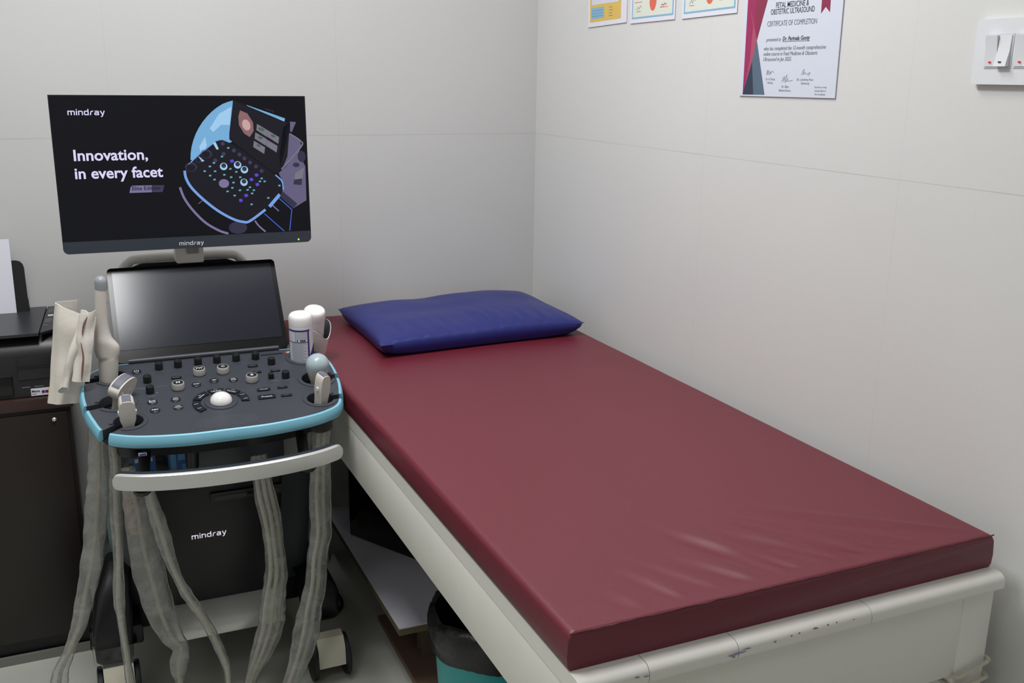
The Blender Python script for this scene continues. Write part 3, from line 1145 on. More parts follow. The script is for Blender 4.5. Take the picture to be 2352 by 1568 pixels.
pic('picture_backdrop', [('p', 0, [(1572, 100), (1525, 113), (1480, 130), (1430, 160), (1385, 195), (1345, 234), (1310, 275), (1277, 324), (1250, 375), (1230, 427), (1215, 480), (1207, 535), (1205, 590), (1300, 610), (1420, 500), (1560, 440)]),
                         ('p', 0, [(1690, 135), (2040, 245), (2020, 322), (1860, 260)])], 'sky')
pic('picture_glow', [('p', 1, [(1560, 150), (1450, 210), (1370, 330), (1400, 360), (1470, 300), (1545, 300)]), ('p', 1, [(1280, 480), (1330, 400), (1345, 470), (1300, 560)]),
                     ('p', 1, [(1850, 210), (2030, 262), (2015, 305), (1960, 285)])], 'sky2')
pic('picture_panel', [('p', 3, [(1430, 430), (1480, 425), (1560, 455), (1700, 540), (1900, 680), (2000, 760), (2020, 830), (1990, 880), (1870, 1000), (1750, 1080), (1690, 1110),
                                (1600, 1100), (1480, 1040), (1330, 930), (1200, 800), (1160, 720), (1165, 660), (1260, 560), (1400, 450)]),
                      ('p', 4, [(1575, 95), (1690, 140), (2085, 290), (1990, 690), (1940, 700), (1540, 420), (1540, 370)]),
                      ('p', 4, [(2085, 270), (2060, 560), (2000, 680), (1985, 560), (2020, 320)])], 'blk')
pic('picture_rim', [('s', 5, ([(1170, 650), (1260, 560), (1395, 455)], 9)), ('s', 5, ([(1425, 432), (1480, 420), (1560, 440)], 8)),
                    ('s', 5, ([(1155, 680), (1165, 740), (1210, 820), (1310, 920), (1440, 1020), (1570, 1090), (1660, 1115), (1720, 1108), (1860, 1010)], 22)),
                    ('s', 5, ([(1895, 985), (1990, 880)], 30)), ('s', 5, ([(1950, 715), (2010, 770), (2022, 840)], 12))], 'rim')
pic('picture_slots', [('p', 6, [(1395, 450), (1420, 440), (1448, 500), (1430, 505)]), ('p', 6, [(1268, 555), (1325, 600), (1300, 605)])], 'sky2')
pic('picture_handle', [('s', 5, ([(1115, 820), (1150, 910), (1220, 1010), (1330, 1120), (1450, 1190), (1530, 1216)], 20))], 'lil')
pic('picture_holders', [('c', 5, (1210, 650, 50, 40)), ('c', 5, (1340, 540, 48, 40)), ('c', 5, (1280, 590, 34, 26)), ('c', 4, (1615, 1165, 80, 55))], 'dgry')
pic('picture_holder_wells', [('c', 6, (1208, 655, 38, 30)), ('c', 6, (1335, 545, 36, 30)), ('c', 6, (1278, 592, 26, 18))], 'blk')
pic('picture_body', [('p', 1, [(2085, 270), (2140, 275), (2100, 360), (2085, 350)]), ('p', 2, [(2070, 365), (2170, 420), (2190, 470), (2160, 540), (2010, 670), (2060, 560)]),
                     ('p', 2, [(2050, 640), (2160, 530), (2225, 640), (2235, 930), (2110, 1000), (2010, 860), (2030, 800), (1980, 700)])], 'gry')
pic('picture_body_edge', [('s', 7, ([(2080, 370), (2180, 430), (2185, 480), (2005, 668)], 12)), ('p', 7, [(2130, 700), (2215, 650), (2190, 790), (2120, 790)])], 'mid')
pic('picture_body_dark', [('p', 8, [(2120, 755), (2195, 745), (2190, 800), (2115, 795)]), ('c', 8, (2190, 560, 36, 50)), ('c', 8, (2140, 630, 30, 20)), ('p', 8, [(2010, 850), (2150, 960), (2110, 1000), (1990, 900)])], 'dgry')
pic('picture_base', [('s', 2, ([(1985, 915), (2100, 1010), (2080, 1190)], 7)), ('s', 2, ([(1850, 1045), (2030, 1195)], 7))], 'line')
pic('picture_cables', [('s', 6, ([(1765, 1105), (1800, 1150), (1860, 1200)], 14)), ('s', 6, ([(1925, 975), (1980, 1022)], 10)), ('s', 6, ([(1270, 960), (1310, 930)], 5))], 'lil')
pic('picture_scan', [('p', 6, [(1635, 180), (1700, 205), (1750, 280), (1755, 350), (1720, 400), (1670, 370), (1625, 300), (1620, 230)])], 'rose')
pic('picture_scan_core', [('c', 7, (1690, 300, 34, 48, .3))], 'rose2')
tl = []
for x, y in ((1785, 290), (1770, 360), (1757, 430), (1885, 345), (1870, 418)):
    tl.append(('p', 6, [(x, y), (x + 100, y + 55), (x + 92, y + 110), (x - 6, y + 52)]))
pic('picture_thumbnails', tl, 'mid')
pic('picture_thumbnail_marks', [('c', 7, (1825, 335, 28, 14, -.4)), ('c', 7, (1815, 405, 22, 12, -.4)), ('c', 7, (1930, 390, 22, 12, -.4)), ('c', 7, (1800, 470, 20, 10, -.4))], 'grn')
pic('picture_track', [('c', 7, (1492, 788, 44, 38))], 'lil')
pic('picture_knob_rings', [('c', 6, (1490, 645, 32)), ('c', 6, (1612, 632, 32)), ('c', 6, (1672, 672, 32)), ('c', 6, (1668, 778, 32))], 'sky2')
pic('picture_knob_tops', [('c', 7, (1490, 638, 20)), ('c', 7, (1612, 625, 20)), ('c', 7, (1672, 665, 20)), ('c', 7, (1668, 770, 20))], 'dgry')
rk = []
for x, y in ((1482, 455), (1580, 512), (1628, 545), (1672, 578), (1722, 612), (1775, 645), (1825, 682), (1490, 540), (1418, 595)):
    rk.append(('c', 6, (x, y, 17, 17)))
pic('picture_knobs', rk, 'pl')
rk = []
rr = random.Random(5)
for x, y in ((1475, 562), (1370, 645), (1325, 685), (1415, 685), (1372, 722), (1410, 755), (1495, 715), (1555, 735), (1575, 780), (1600, 690), (1548, 665), (1635, 735), (1565, 825), (1523, 855),
             (1585, 890), (1632, 845), (1720, 820), (1700, 842), (1755, 845), (1740, 872), (1810, 770), (1852, 770), (1825, 745), (1405, 615), (1530, 490), (1885, 910), (1735, 965), (1985, 805)):
    rk.append(('p', 6, [(x - 11, y - 5), (x + 9, y - 8), (x + 12, y + 5), (x - 8, y + 8)]))
pic('picture_keys', rk, 'cy')
rk = []
for x, y in ((1563, 600), (1780, 717), (1735, 755), (1787, 797), (1687, 890), (1640, 932)):
    rk.append(('p', 6, [(x - 20, y - 8), (x + 8, y - 16), (x + 20, y + 6), (x - 8, y + 16)]))
pic('picture_lit_keys', rk, 'pur')
b = B()
c0, c1 = SP(210, 226), SP(502, 226)
logo(b, MM @ T((c0[0] + c1[0]) / 2, SP(350, 206)[1], .0016), c1[0] - c0[0])
for s, x0, x1, y in (('Innovation,', 250, 850, 605), ('in every facet', 262, 975, 752)):
    a_, e_ = SP(x0, y), SP(x1, y - 24)
    t_ = B().text(s, .034, Matrix.Identity(4), 'LEFT', .020)
    wd = max(v.co.x for v in t_.bm.verts)
    t_.bm.free()
    b.text(s, .034, MM @ T(a_[0], (a_[1] + e_[1]) / 2, .0016), 'LEFT', .020, (e_[0] - a_[0]) / wd)
link('screen_lettering', b, E_['w'], scr)
b = B()
b.flat([SP(*q) for q in ((697, 868), (706, 818), (722, 806), (880, 803), (880, 862))], .0014, MM)
link('edition_badge', b, E_['lil'], scr)
b = B()
b.flat([SP(*q) for q in ((880, 803), (985, 802), (970, 860), (880, 862))], .0014, MM)
link('edition_badge_fade', b, E_['pl'], scr)
a_ = SP(718, 850)
t_ = B().text('Elite Edition', .0125, Matrix.Identity(4), 'LEFT', .01)
wd = max(v.co.x for v in t_.bm.verts)
t_.bm.free()
link('edition_lettering', B().text('Elite Edition', .0125, MM @ T(a_[0], a_[1] + .001, .0017), 'LEFT', .012, (SP(948, 846)[0] - a_[0]) / wd), E_['blk'], scr)
link('screen_model_name', logo(B(), MM @ T(SP(1898, 178)[0], SP(1898, 178)[1], .0020) @ Matrix.Rotation(-.32, 4, 'Z'), .022), E_['pl'], scr)

# ---- arm, rear handle, column
arm = link('monitor_arm', B().prism(rrect(-.036, -.008, .029, .06, .006), -.045, .0, frame((CX, -.362, 1.012), (1, 0, 0), (0, 0, 1)), .004), M['white'], um)
link('arm_latch', B().prism(rrect(-.010, .014, .018, .05, .003), .0003, .003, frame((CX, -.362, 1.012), (1, 0, 0), (0, 0, 1)), .001), M['greyshell'], arm)
link('arm_post', B().prism(rrect(-.030, -.02, .030, .02, .008), .62, 1.003, T(CX, -.335, 0), .003), M['black'], arm)
HM = frame((CX - .010, -.275, .700), (1, 0, 0), (0, -.06, 1))
hpts = [(-.150, -.05), (-.150, .10), (-.150, .25), (-.146, .280), (-.130, .300), (-.105, .309), (0, .3105), (.105, .309), (.130, .300), (.146, .280), (.150, .25), (.150, .10), (.150, -.05)]
link('rear_handle', B().tube([HM @ V((p.x, p.y, 0)) for p in spline([(a, b_, 0) for a, b_ in hpts], 5)], .0112, 14), M['white'], um)
link('rear_cover', B().prism([(-.138, -.05), (.138, -.05), (.138, .26), (.128, .286), (.10, .297), (-.10, .297), (-.128, .286), (-.138, .26)], -.012, -.002, HM, .003), M['bezel'], um)
# neck / chassis
link('column', B().prism(rrect(-.11, -.14, .11, .14, .03), .56, .71, T(CX, -.42, 0), .006), M['black'], um)
b = B()
BM_ = frame((0, 0, 0), (1, 0, 0), (0, 0, 1))
b.loft([[V((CX + x, y, z)) for x, y in rrect(-hw, y0, hw, -.14, .035, 5)] for z, hw, y0 in ((.20, .215, -.50), (.26, .222, -.52), (.45, .236, -.53), (.50, .236, -.52), (.56, .20, -.50), (.60, .15, -.48))])
link('chassis', b, M['charcoal'], um, sharp=60)
b = B()
b.loft([[V((CX + x, y, z)) for x, y in rrect(-hw, yf, hw, -.50, .012, 4)] for z, hw, yf in ((.222, .121, -.610), (.226, .124, -.614), (.40, .136, -.614), (.515, .146, -.612), (.545, .148, -.604), (.552, .144, -.596))])
fc = link('front_cover', b, M['black'], um, sharp=60)
link('cover_logo', logo(B(), frame((-1.1125, -.6150, .407), (1, 0, 0), (0, 0, 1)), .078), M['logo'], fc)
dd = link('disc_drive', B().prism(rrect(-.082, -.010, .082, .012, .003), 0, .010, frame((-1.022, -.6125, .499), (1, 0, 0), (0, 0, 1)), .002), M['black'], um)
link('drive_slot', B().prism(rrect(-.074, -.006, .074, .004, .001), .0102, .0112, frame((-1.022, -.6125, .499), (1, 0, 0), (0, 0, 1)), .0004), M['blackgloss'], dd)
link('drive_button', B().box((.002, -.0045, .0114), (.014, -.002, .0125), 0, frame((-1.022, -.6125, .499), (1, 0, 0), (0, 0, 1))), M['charcoal'], dd)
link('storage_tray', B().box((-1.268, -.622, .5535), (-.930, -.46, .562), .002), M['black'], um)
b = B().box((-1.14, -.624, .5625), (-.93, -.50, .655), .01)
link('tray_box', b, M['bezel'], um)
link('side_panel', B().prism([(-.055, .018), (.02, .018), (.03, .05), (.02, .10), (-.03, .11), (-.055, .09)], 0, .05, frame((-.885, -.53, .545), (1, 0, 0), (0, 0, 1)), .008), M['greyshell'], um)
# front handle
hw = .224
hp = spline([(-hw, .035), (-.17, .008), (-.09, -.010), (0, -.016), (.09, -.010), (.17, .008), (hw, .035)], 8)
rings, rings2 = [], []
for i, p in enumerate(hp):
    t = (hp[min(i + 1, len(hp) - 1)] - hp[max(i - 1, 0)]).normalized()
    nr = V((t.y, -t.x))
    e = min(1, min(i, len(hp) - 1 - i) / 3)
    hz_ = .017 * (.45 + .55 * math.sqrt(1 - (1 - e) ** 2))
    c_ = V((CX + p[0] - .002, -.905 + p[1], .672))
    r_ = []
    for o_, z_ in ((.006, -hz_), (.0095, -hz_ * .9), (.0105, 0), (.0095, hz_ * .86), (.0065, hz_), (.003, hz_ * 1.05), (0, hz_ * .9), (0, -hz_ * .9)):
        r_.append(c_ + V((nr.x * o_, nr.y * o_, z_)))
    rings.append(r_)
    rings2.append([c_ + V((nr.x * o_, nr.y * o_, z_)) for o_, z_ in ((-.0004, hz_ * .9), (.003, hz_ * 1.12), (-.006, hz_ * 1.15), (-.018, hz_ * .85), (-.02, 0), (-.018, -hz_ * .9), (-.006, -hz_ * 1.1), (-.0004, -hz_))])
fh = link('front_handle', B().loft(rings), M['silver'], um)
link('handle_grip', B().loft(rings2), M['bezel'], fh)
for sx in (-1, 1):
    b = B()
    bp_ = spline([(CX + sx * .165 - .012, -.880, .658), (CX + sx * .165 - .012, -.868, .645), (CX + sx * .163 - .01, -.84, .655), (CX + sx * .16 - .004, -.80, .69), (CX + sx * .16, -.79, .705)], 5)
    b.tube(bp_, [.022 - .010 * min(1, i / 10) for i in range(len(bp_))], 12, flat=.8)
    link('handle_bracket', b, M['black'], um)
b = B()
b.tube([(CX - .06, -.70, .69), (CX - .06, -.66, .60)], .014, 10)
b.tube([(CX + .18, -.72, .70), (CX + .175, -.70, .60)], .010, 10)
link('support_strut', b, M['black'], um)

# ---- base
b = B()
BPR = [(-.40, .255), (-.600, .250), (-.625, .236), (-.652, .212), (-.662, .203), (-.666, .196), (-.664, .176), (-.658, .172), (-.40, .172)]
b.prism(list(reversed(BPR)), CX - .122, CX + .126, frame((0, 0, 0), (0, 1, 0), (0, 0, 1)), .002)
link('base_cover', b, M['silver'], um)
b = B()
b.box((-.052, -.0065, 0), (.052, .0065, .006), .001, frame((-1.10, -.6165, .224), (1, 0, 0), (0, .55, .83)))
bl_ = link('base_latch', b, M['bezel'], um)
link('latch_bar', B().box((-.05, -.003, .0062), (.05, .003, .008), 0, frame((-1.10, -.6165, .224), (1, 0, 0), (0, .55, .83))), M['silver'], bl_)
link('base_frame', B().box((CX - .20, -.50, .135), (CX + .20, -.14, .2), .01), M['black'], um)
for sx, sy in ((-1, -1), (1, -1), (-1, 1), (1, 1)):
    x = CX + ((-.256 if sy < 0 else -.225) if sx < 0 else .232)
    y = -.555 if sy < 0 else -.14
    b = B()
    rngs = []
    for z, hx, y0, y1, xo in ((.118, .036, -.045, .045, 0), (.125, .041, -.050, .05, 0), (.185, .043, -.050, .055, 0), (.215, .042, -.04, .07, sx * -.004), (.27, .036, .0, .09, sx * -.012), (.33, .028, .045, .10, sx * -.03)):
        if sx > 0 and z > .2:
            z = .2 + (z - .2) * .25
        rngs.append([V((x + xo + p[0], y + (p[1] if sy < 0 else -p[1]), z)) for p in rrect(-hx, y0, hx, y1, .012, 4)])
    b.loft(rngs)
    lg_ = link('base_leg', b, M['black'], um, sharp=60)
    b = B().box((min(x, CX + sx * .19), y - .02 if sy < 0 else y - .06, .14), (max(x, CX + sx * .19), y + .10 if sy < 0 else y + .02, .19), .006)
    link('leg_beam', b, M['black'], lg_)
    # clear wrap on the front left foot
    if sx < 0 and sy < 0:
        b = B()
        rg = []
        for z, g in ((.1155, .003), (.125, .004), (.145, .005), (.16, .005), (.166, .007)):
            rg.append([V((x + p[0] * (1 + .05 * noise.noise(V((p[0] * 60, p[1] * 60, z * 30)))), y + p[1] * (1 + .06 * noise.noise(V((p[1] * 60, z * 40, 2)))), z)) for p in rrect(-.043 - g, -.054 - g, .043 + g, .058 + g, .014, 6)])
        b.loft(rg, closed_ends=False)
        link('foot_wrap', b, M['clearwrap'], lg_)
    # twin wheel caster, swivelled below its foot
    if sy < 0:
        x, y = (x + .004, -.595) if sx < 0 else (-.853, -.665)
    cs = link('caster', B().prism(list(reversed([(-.036, .045), (-.032, .092), (-.014, .114), (.014, .1165), (.036, .10), (.044, .06), (.036, .04)])), x - .033, x + .033,
                                  frame((0, y, 0), (0, 1, 0), (0, 0, 1)), .005), M['cream'], um)
    for k in (-1, 1):
        wm = frame((x + k * .0405, y + .004, .0525), (0, 1, 0), (0, 0, 1))
        link('wheel', B().lathe([(.030, -.0065), (.046, -.0065), (.0512, -.005), (.052, 0), (.0512, .005), (.046, .0065), (.030, .0065), (.028, .005), (.0001, .005)], wm, 28), M['rubber'], cs)

# cup holder at the rear right of the console
cc = V((-.824, -.470, .767))
CM = frame(cc, (1, 0, -.03), (.0, 1, .14))
n = 40
cup = B()
rg = []
for r_, z_, zr in ((.028, 0, 0), (.0305, .003, 0), (.0425, .088, 1), (.0440, .094, 1), (.0425, .0945, 1), (.0405, .088, 1), (.029, .006, 0), (.0001, .006, 0)):
    ring = []
    for k in range(n):
        a = 2 * PI * k / n
        dip = -.032 * math.exp(-((((a - math.radians(310) + PI) % (2 * PI)) - PI) / .62) ** 2) * zr
        ring.append(CM @ V((r_ * math.cos(a), r_ * math.sin(a), z_ + dip)))
    rg.append(ring)
cup.loft(rg[:5], closed_ends=False)
ch_ = link('bottle_holder', cup, M['white'], um)
cup = B()
cup.loft(rg[4:], closed_ends=False)
link('holder_lining', cup, M['cupin'], ch_)
link('holder_arm', B().box((-.875, -.51, .775), (-.835, -.47, .79), .003), M['black'], ch_)

# ================================================================== bottles
def bottle(name, mx, r, h, label, cat, labelled):
    o = mx.translation
    root = thing(name, o, label, cat)
    body = [(r * .86, 0), (r * .95, .003), (r * .97, .01), (r, .02), (r, h - .026), (r, h - .0240)]
    link('bottle_body', B().lathe(body, mx, 36), M['bottle'], root)
    link('cap', B().lathe([(r * 1.005, h - .0238), (r * 1.012, h - .018), (r * 1.0, h - .009), (r * .95, h - .0035), (r * .85, h - .0005), (r * .74, h), (.0001, h + .0002)], mx, 36), M['cap'], root)
    if labelled:
        def wrap(name_, a0, a1, z0, z1, m_, off=.0004, par=root):
            rr = r + off
            g = []
            nn = max(2, int(abs(a1 - a0) / .12))
            vs, fs = [], []
            for i in range(nn + 1):
                a = a0 + (a1 - a0) * i / nn
                for z in (z0(a) if callable(z0) else z0, z1(a) if callable(z1) else z1):
                    vs.append(mx @ V((rr * math.cos(a), rr * math.sin(a), z)))
            for i in range(nn):
                fs.append((2 * i, 2 * i + 2, 2 * i + 3, 2 * i + 1))
            bb = B()
            bb._add(vs, fs, 0, True)
            return bb
        A = math.radians
        lb = link('label', wrap('', A(185), A(300), .02, h - .034, None), M['labelpale'], root)
        v = wrap('', A(185), A(300), h - .036, h - .032, None, .0007)
        for a0, a1, z0, z1 in ((288, 296, .02, h - .034), (228, 229.5, h - .062, h - .034), (185, 294, h - .063, h - .0615)):
            w2 = wrap('', A(a0), A(a1), z0, z1, None, .0008)
            w2.bm.verts.index_update()
            v._add([q.co.copy() for q in w2.bm.verts], [[x.index for x in f.verts] for f in w2.bm.faces], 0, True)
            w2.bm.free()
        w2 = wrap('', A(294), A(340), .02, lambda a: .035 + .028 * min(1, (a - A(294)) / A(40)), None, .0007)
        w2.bm.verts.index_update()
        v._add([q.co.copy() for q in w2.bm.verts], [[x.index for x in f.verts] for f in w2.bm.faces], 0, True)
        w2.bm.free()
        link('label_band', v, M['violet'], lb)
        t = B()
        for i in range(17):
            z = .024 + i * .0028
            w2 = wrap('', A(208), A(284 - 10 * ((i * 7) % 3)), z, z + .0009, None, .0009)
            w2.bm.verts.index_update()
            t._add([q.co.copy() for q in w2.bm.verts], [[x.index for x in f.verts] for f in w2.bm.faces], 0, True)
            w2.bm.free()
        for i in range(6):
            z = h - .054 + i * .003
            w2 = wrap('', A(233), A(284), z, z + .0007, None, .0009)
            w2.bm.verts.index_update()
            t._add([q.co.copy() for q in w2.bm.verts], [[x.index for x in f.verts] for f in w2.bm.faces], 0, True)
            w2.bm.free()
        link('label_text', t, M['inkfaint'], lb)
        t = B()
        for a0, a1 in ((236, 241), (252, 258), (260, 268), (270, 276)):
            w2 = wrap('', A(a0), A(a1), h - .0605, h - .0555, None, .001)
            w2.bm.verts.index_update()
            t._add([q.co.copy() for q in w2.bm.verts], [[x.index for x in f.verts] for f in w2.bm.faces], 0, True)
            w2.bm.free()
        link('label_stamp', t, M['ink'], lb)
    return root


o = PP(.213, .288, -.022)
bottle('gel_bottle', frame(o, (1, 0, .032), (-.0, 1, .12)), .0275, .134, 'white gel bottle with a violet printed label in the console holder', 'bottle', True)
o = cc + V((-.001, .002, .010))
bottle('gel_bottle', frame(o, (1, 0, -.03), (.0, 1, .34)), .0262, .130, 'plain white capped bottle in the open cup behind the labelled bottle', 'bottle', False)


# ================================================================== ultrasound probes
# long endocavity probe
pb = thing('ultrasound_probe', PP(-.205, .285, -.03), 'long wand ultrasound probe with grey round tip in the rear left holder', 'probe')
def ex(px, z):
    return -1.290 + (px - 250) * .000885 + (z - .87) * .085


st_ = []
for y_, a_, e_ in ((910, 231, 270), (884, 228.5, 272.5), (830, 227.5, 273), (823, 227.5, 273), (822, 223.5, 274), (817, 221, 275), (808, 218.5, 276), (800, 217.5, 275.5), (794, 217.5, 273),
                   (788, 218, 268), (781, 218, 261.5), (774, 218, 257), (762, 218, 253), (748, 218, 250.5), (727, 218, 248), (695, 218, 247), (661, 218.5, 246)):
    z = .788 + (885 - y_) * .00096
    st_.append(((ex((a_ + e_) / 2, z), -.580 - (z - .79) * .11, z), (e_ - a_) / 2 * .000885, min((e_ - a_) / 2 * .000885, .0195)))
b = B()
b.loft([[V((c_[0] + rx * math.cos(2 * PI * k / 24), c_[1] + ry * math.sin(2 * PI * k / 24), c_[2])) for k in range(24)] for c_, rx, ry in st_])
link('probe_body', b, M['probe'], pb, sharp=70)
tm = frame((-1.2940, -.6035, 1.0025), (1, 0, 0), (0, 1, .12))
link('probe_tip', B().lathe([(.0126, 0), (.0128, .004), (.0128, .016)] + [(.0128 * math.cos(a), .016 + .0128 * math.sin(a)) for a in [PI / 2 * i / 7 for i in range(1, 7)]] + [(.0001, .0288)], tm, 24), M['tip'], pb)
b = B()
b.tube([(-1.2852, -.6055, .9725), (-1.2845, -.6050, .975)], .0012, 6)
link('probe_mark', b, M['inkgrey'], pb)


def head_probe(mx, outline_, thick, bev, lens_poly, lens_t, label, marks, name='ultrasound_probe'):
    root = thing(name, mx.translation, label, 'probe')
    # local: x = wide axis, y = along probe, z = thickness (towards the viewer)
    link('probe_body', B().prism(outline_, -thick / 2, thick / 2, mx, bev, seg=3), M['probe'], root, sharp=60)
    link('probe_lens', B().prism(lens_poly, -lens_t / 2, lens_t / 2, mx, .0006), M['lens'], root)
    for mk in marks:
        mm_ = B()
        mk(mm_)
        link('probe_button', mm_, M['white'], root)
    return root


# convex probe, middle left
cvx = [(.009, -.075), (.0105, -.02), (.0145, -.004), (.025, .008), (.0310, .018), (.0322, .027), (.0300, .033)]
top = [(.0300 * math.cos(a) * 1.0, .030 + .014 * math.sin(a)) for a in [PI * i / 12 for i in range(1, 12)]]
poly = [(x + .25 * min(0, y), y) for x, y in cvx] + top + [(-x + .25 * min(0, y), y) for x, y in reversed(cvx)]
cm = frame((-1.2745, -.683, .788), (.645, .72, .26), (.12, -.35, .93))
lp = [(.0262, .0335)] + [(.0283 * math.cos(a), .0315 + .0145 * math.sin(a)) for a in [PI * i / 12 for i in range(1, 12)]] + [(-.0262, .0335)]


def mk1(q):
    q.box((-.006, .016, .0118), (.006, .0185, .0126), .0003, cm @ T(.006, .0, 0))


def mk2(q):
    q.lathe([(.003, 0), (.0025, .0015), (.0001, .002)], cm @ T(-.018, .022, .0118), 10)


head_probe(cm, poly, .0245, .006, lp, .0175, 'curved-face ultrasound probe leaning in the middle left holder', [mk1, mk2])


# small phased probe, front left
def small(mx, hwid, thick, lbl, s=1.0):
    ol = [(.0095 * s, -.055), (.0105 * s, -.012), (.0115 * s, -.004), (hwid * .96, .008), (hwid, .018), (hwid * .98, .032), (hwid * .86, .043), (hwid * .62, .0485), (.3 * hwid, .050)]
    pl = ol + [(-x, y) for x, y in reversed(ol)]
    root = head_probe(mx, pl, thick, .0045, [(-hwid * .55, .047), (hwid * .55, .047), (hwid * .55, .0508), (-hwid * .55, .0508)], thick * .82, lbl,
                      [lambda q: q.box((hwid - .0004, .012, -.004), (hwid + .0022, .021, .004), .0008, mx), lambda q: q.box((-hwid - .0022, .012, -.004), (-hwid + .0004, .021, .004), .0008, mx)])
    return root


small(frame((-1.2715, -.787, .768), (1, 0, 0), (0, -.26, .97)), .0158, .030, 'small white ultrasound probe with square grey face in the front left holder')
small(frame((-.8755, -.787, .773), (.93, .36, 0), (0.0, -.22, .98)), .0115, .026, 'narrow white ultrasound probe with slim grey face in the front right holder', .8)
# dome shaped volume probe
dm = frame(PP(.222, .180, .0), (1, 0, 0), (0, 1, .18))
dp = thing('ultrasound_probe', dm.translation, 'dome-headed ultrasound probe with pale blue cap in the right holder', 'probe')
link('probe_body', B().lathe([(.012, -.06), (.013, -.02), (.0165, -.005), (.0205, .008), (.0245, .021), (.0252, .0245)], dm, 32), M['probe'], dp)
link('probe_dome', B().lathe([(.0254, .0246), (.0260, .030)] + [(.0262 * math.cos(a), .034 + .0255 * math.sin(a)) for a in [PI / 2 * i / 9 for i in range(0, 9)]] + [(.0001, .0595)], dm, 32), M['dome'], dp)

# ================================================================== cables in plastic sleeves
L1 = [(-1.328, -0.66, 0.712, 0.0204), (-1.331, -0.66, 0.638, 0.0243), (-1.336, -0.66, 0.589, 0.0234), (-1.345, -0.66, 0.54, 0.0245), (-1.355, -0.66, 0.47, 0.0227), (-1.371, -0.66, 0.389, 0.0215), (-1.387, -0.66, 0.329, 0.0201), (-1.404, -0.66, 0.267, 0.0173), (-1.418, -0.66, 0.235, 0.0135), (-1.432, -0.66, 0.2, 0.0125), (-1.451, -0.66, 0.161, 0.0164), (-1.458, -0.66, 0.132, 0.0174), (-1.467, -0.66, 0.088, 0.0175), (-1.465, -.64, .03, .014)]
L2 = [(-1.303, -0.72, 0.705, 0.01), (-1.301, -0.72, 0.656, 0.0119), (-1.306, -0.72, 0.588, 0.0138), (-1.31, -0.72, 0.519, 0.013), (-1.313, -0.72, 0.438, 0.0103), (-1.319, -0.72, 0.346, 0.0123), (-1.319, -0.72, 0.293, 0.0086), (-1.316, -0.72, 0.206, 0.0086), (-1.313, -0.72, 0.131, 0.0097), (-1.311, -0.72, 0.084, 0.0098), (-1.305, -.72, .03, .009)]
L3 = [(-1.280, -0.77, 0.655, 0.016), (-1.273, -0.74, 0.591, 0.0229), (-1.266, -0.74, 0.54, 0.0287), (-1.262, -0.74, 0.458, 0.0308), (-1.25, -0.74, 0.373, 0.0331), (-1.236, -0.74, 0.296, 0.0306), (-1.219, -0.74, 0.238, 0.0242), (-1.203, -0.74, 0.204, 0.0175), (-1.211, -0.74, 0.159, 0.0186), (-1.21, -0.74, 0.117, 0.0098), (-1.21, -0.74, 0.05, 0.0099)]
L4 = [(-1.245, -.78, .64, .011), (-1.241, -0.78, 0.592, 0.0113), (-1.232, -0.78, 0.541, 0.0155), (-1.221, -0.78, 0.484, 0.0157), (-1.213, -0.78, 0.442, 0.013), (-1.199, -0.78, 0.393, 0.0094), (-1.184, -0.78, 0.353, 0.0123), (-1.164, -0.78, 0.312, 0.0114), (-1.143, -0.78, 0.264, 0.0106), (-1.124, -0.78, 0.205, 0.0107), (-1.112, -0.78, 0.159, 0.0088), (-1.11, -0.78, 0.116, 0.0069), (-1.112, -0.78, 0.05, 0.0069)]
R1 = [(-1.003, -.70, .62, .018), (-0.997, -0.72, 0.537, 0.0245), (-0.987, -0.72, 0.472, 0.0237), (-0.982, -0.72, 0.406, 0.0224), (-0.98, -0.72, 0.34, 0.0261), (-0.988, -0.72, 0.286, 0.0282), (-0.995, -0.72, 0.242, 0.0304), (-1.002, -0.72, 0.199, 0.0305), (-1.025, -0.72, 0.136, 0.0255), (-1.048, -0.72, 0.084, 0.0153), (-1.065, -0.72, 0.03, 0.0154)]
R2 = [(-0.873, -0.76, 0.684, 0.0203), (-0.877, -0.76, 0.628, 0.0205), (-0.879, -0.76, 0.587, 0.0235), (-0.882, -0.76, 0.513, 0.0246), (-0.882, -0.76, 0.438, 0.0249), (-0.894, -0.76, 0.375, 0.024), (-0.9, -0.76, 0.31, 0.0251), (-0.915, -0.76, 0.246, 0.0283), (-0.925, -0.76, 0.192, 0.0304), (-0.943, -0.76, 0.127, 0.0255), (-0.966, -0.76, 0.066, 0.0204), (-0.983, -0.76, 0.03, 0.0205)]


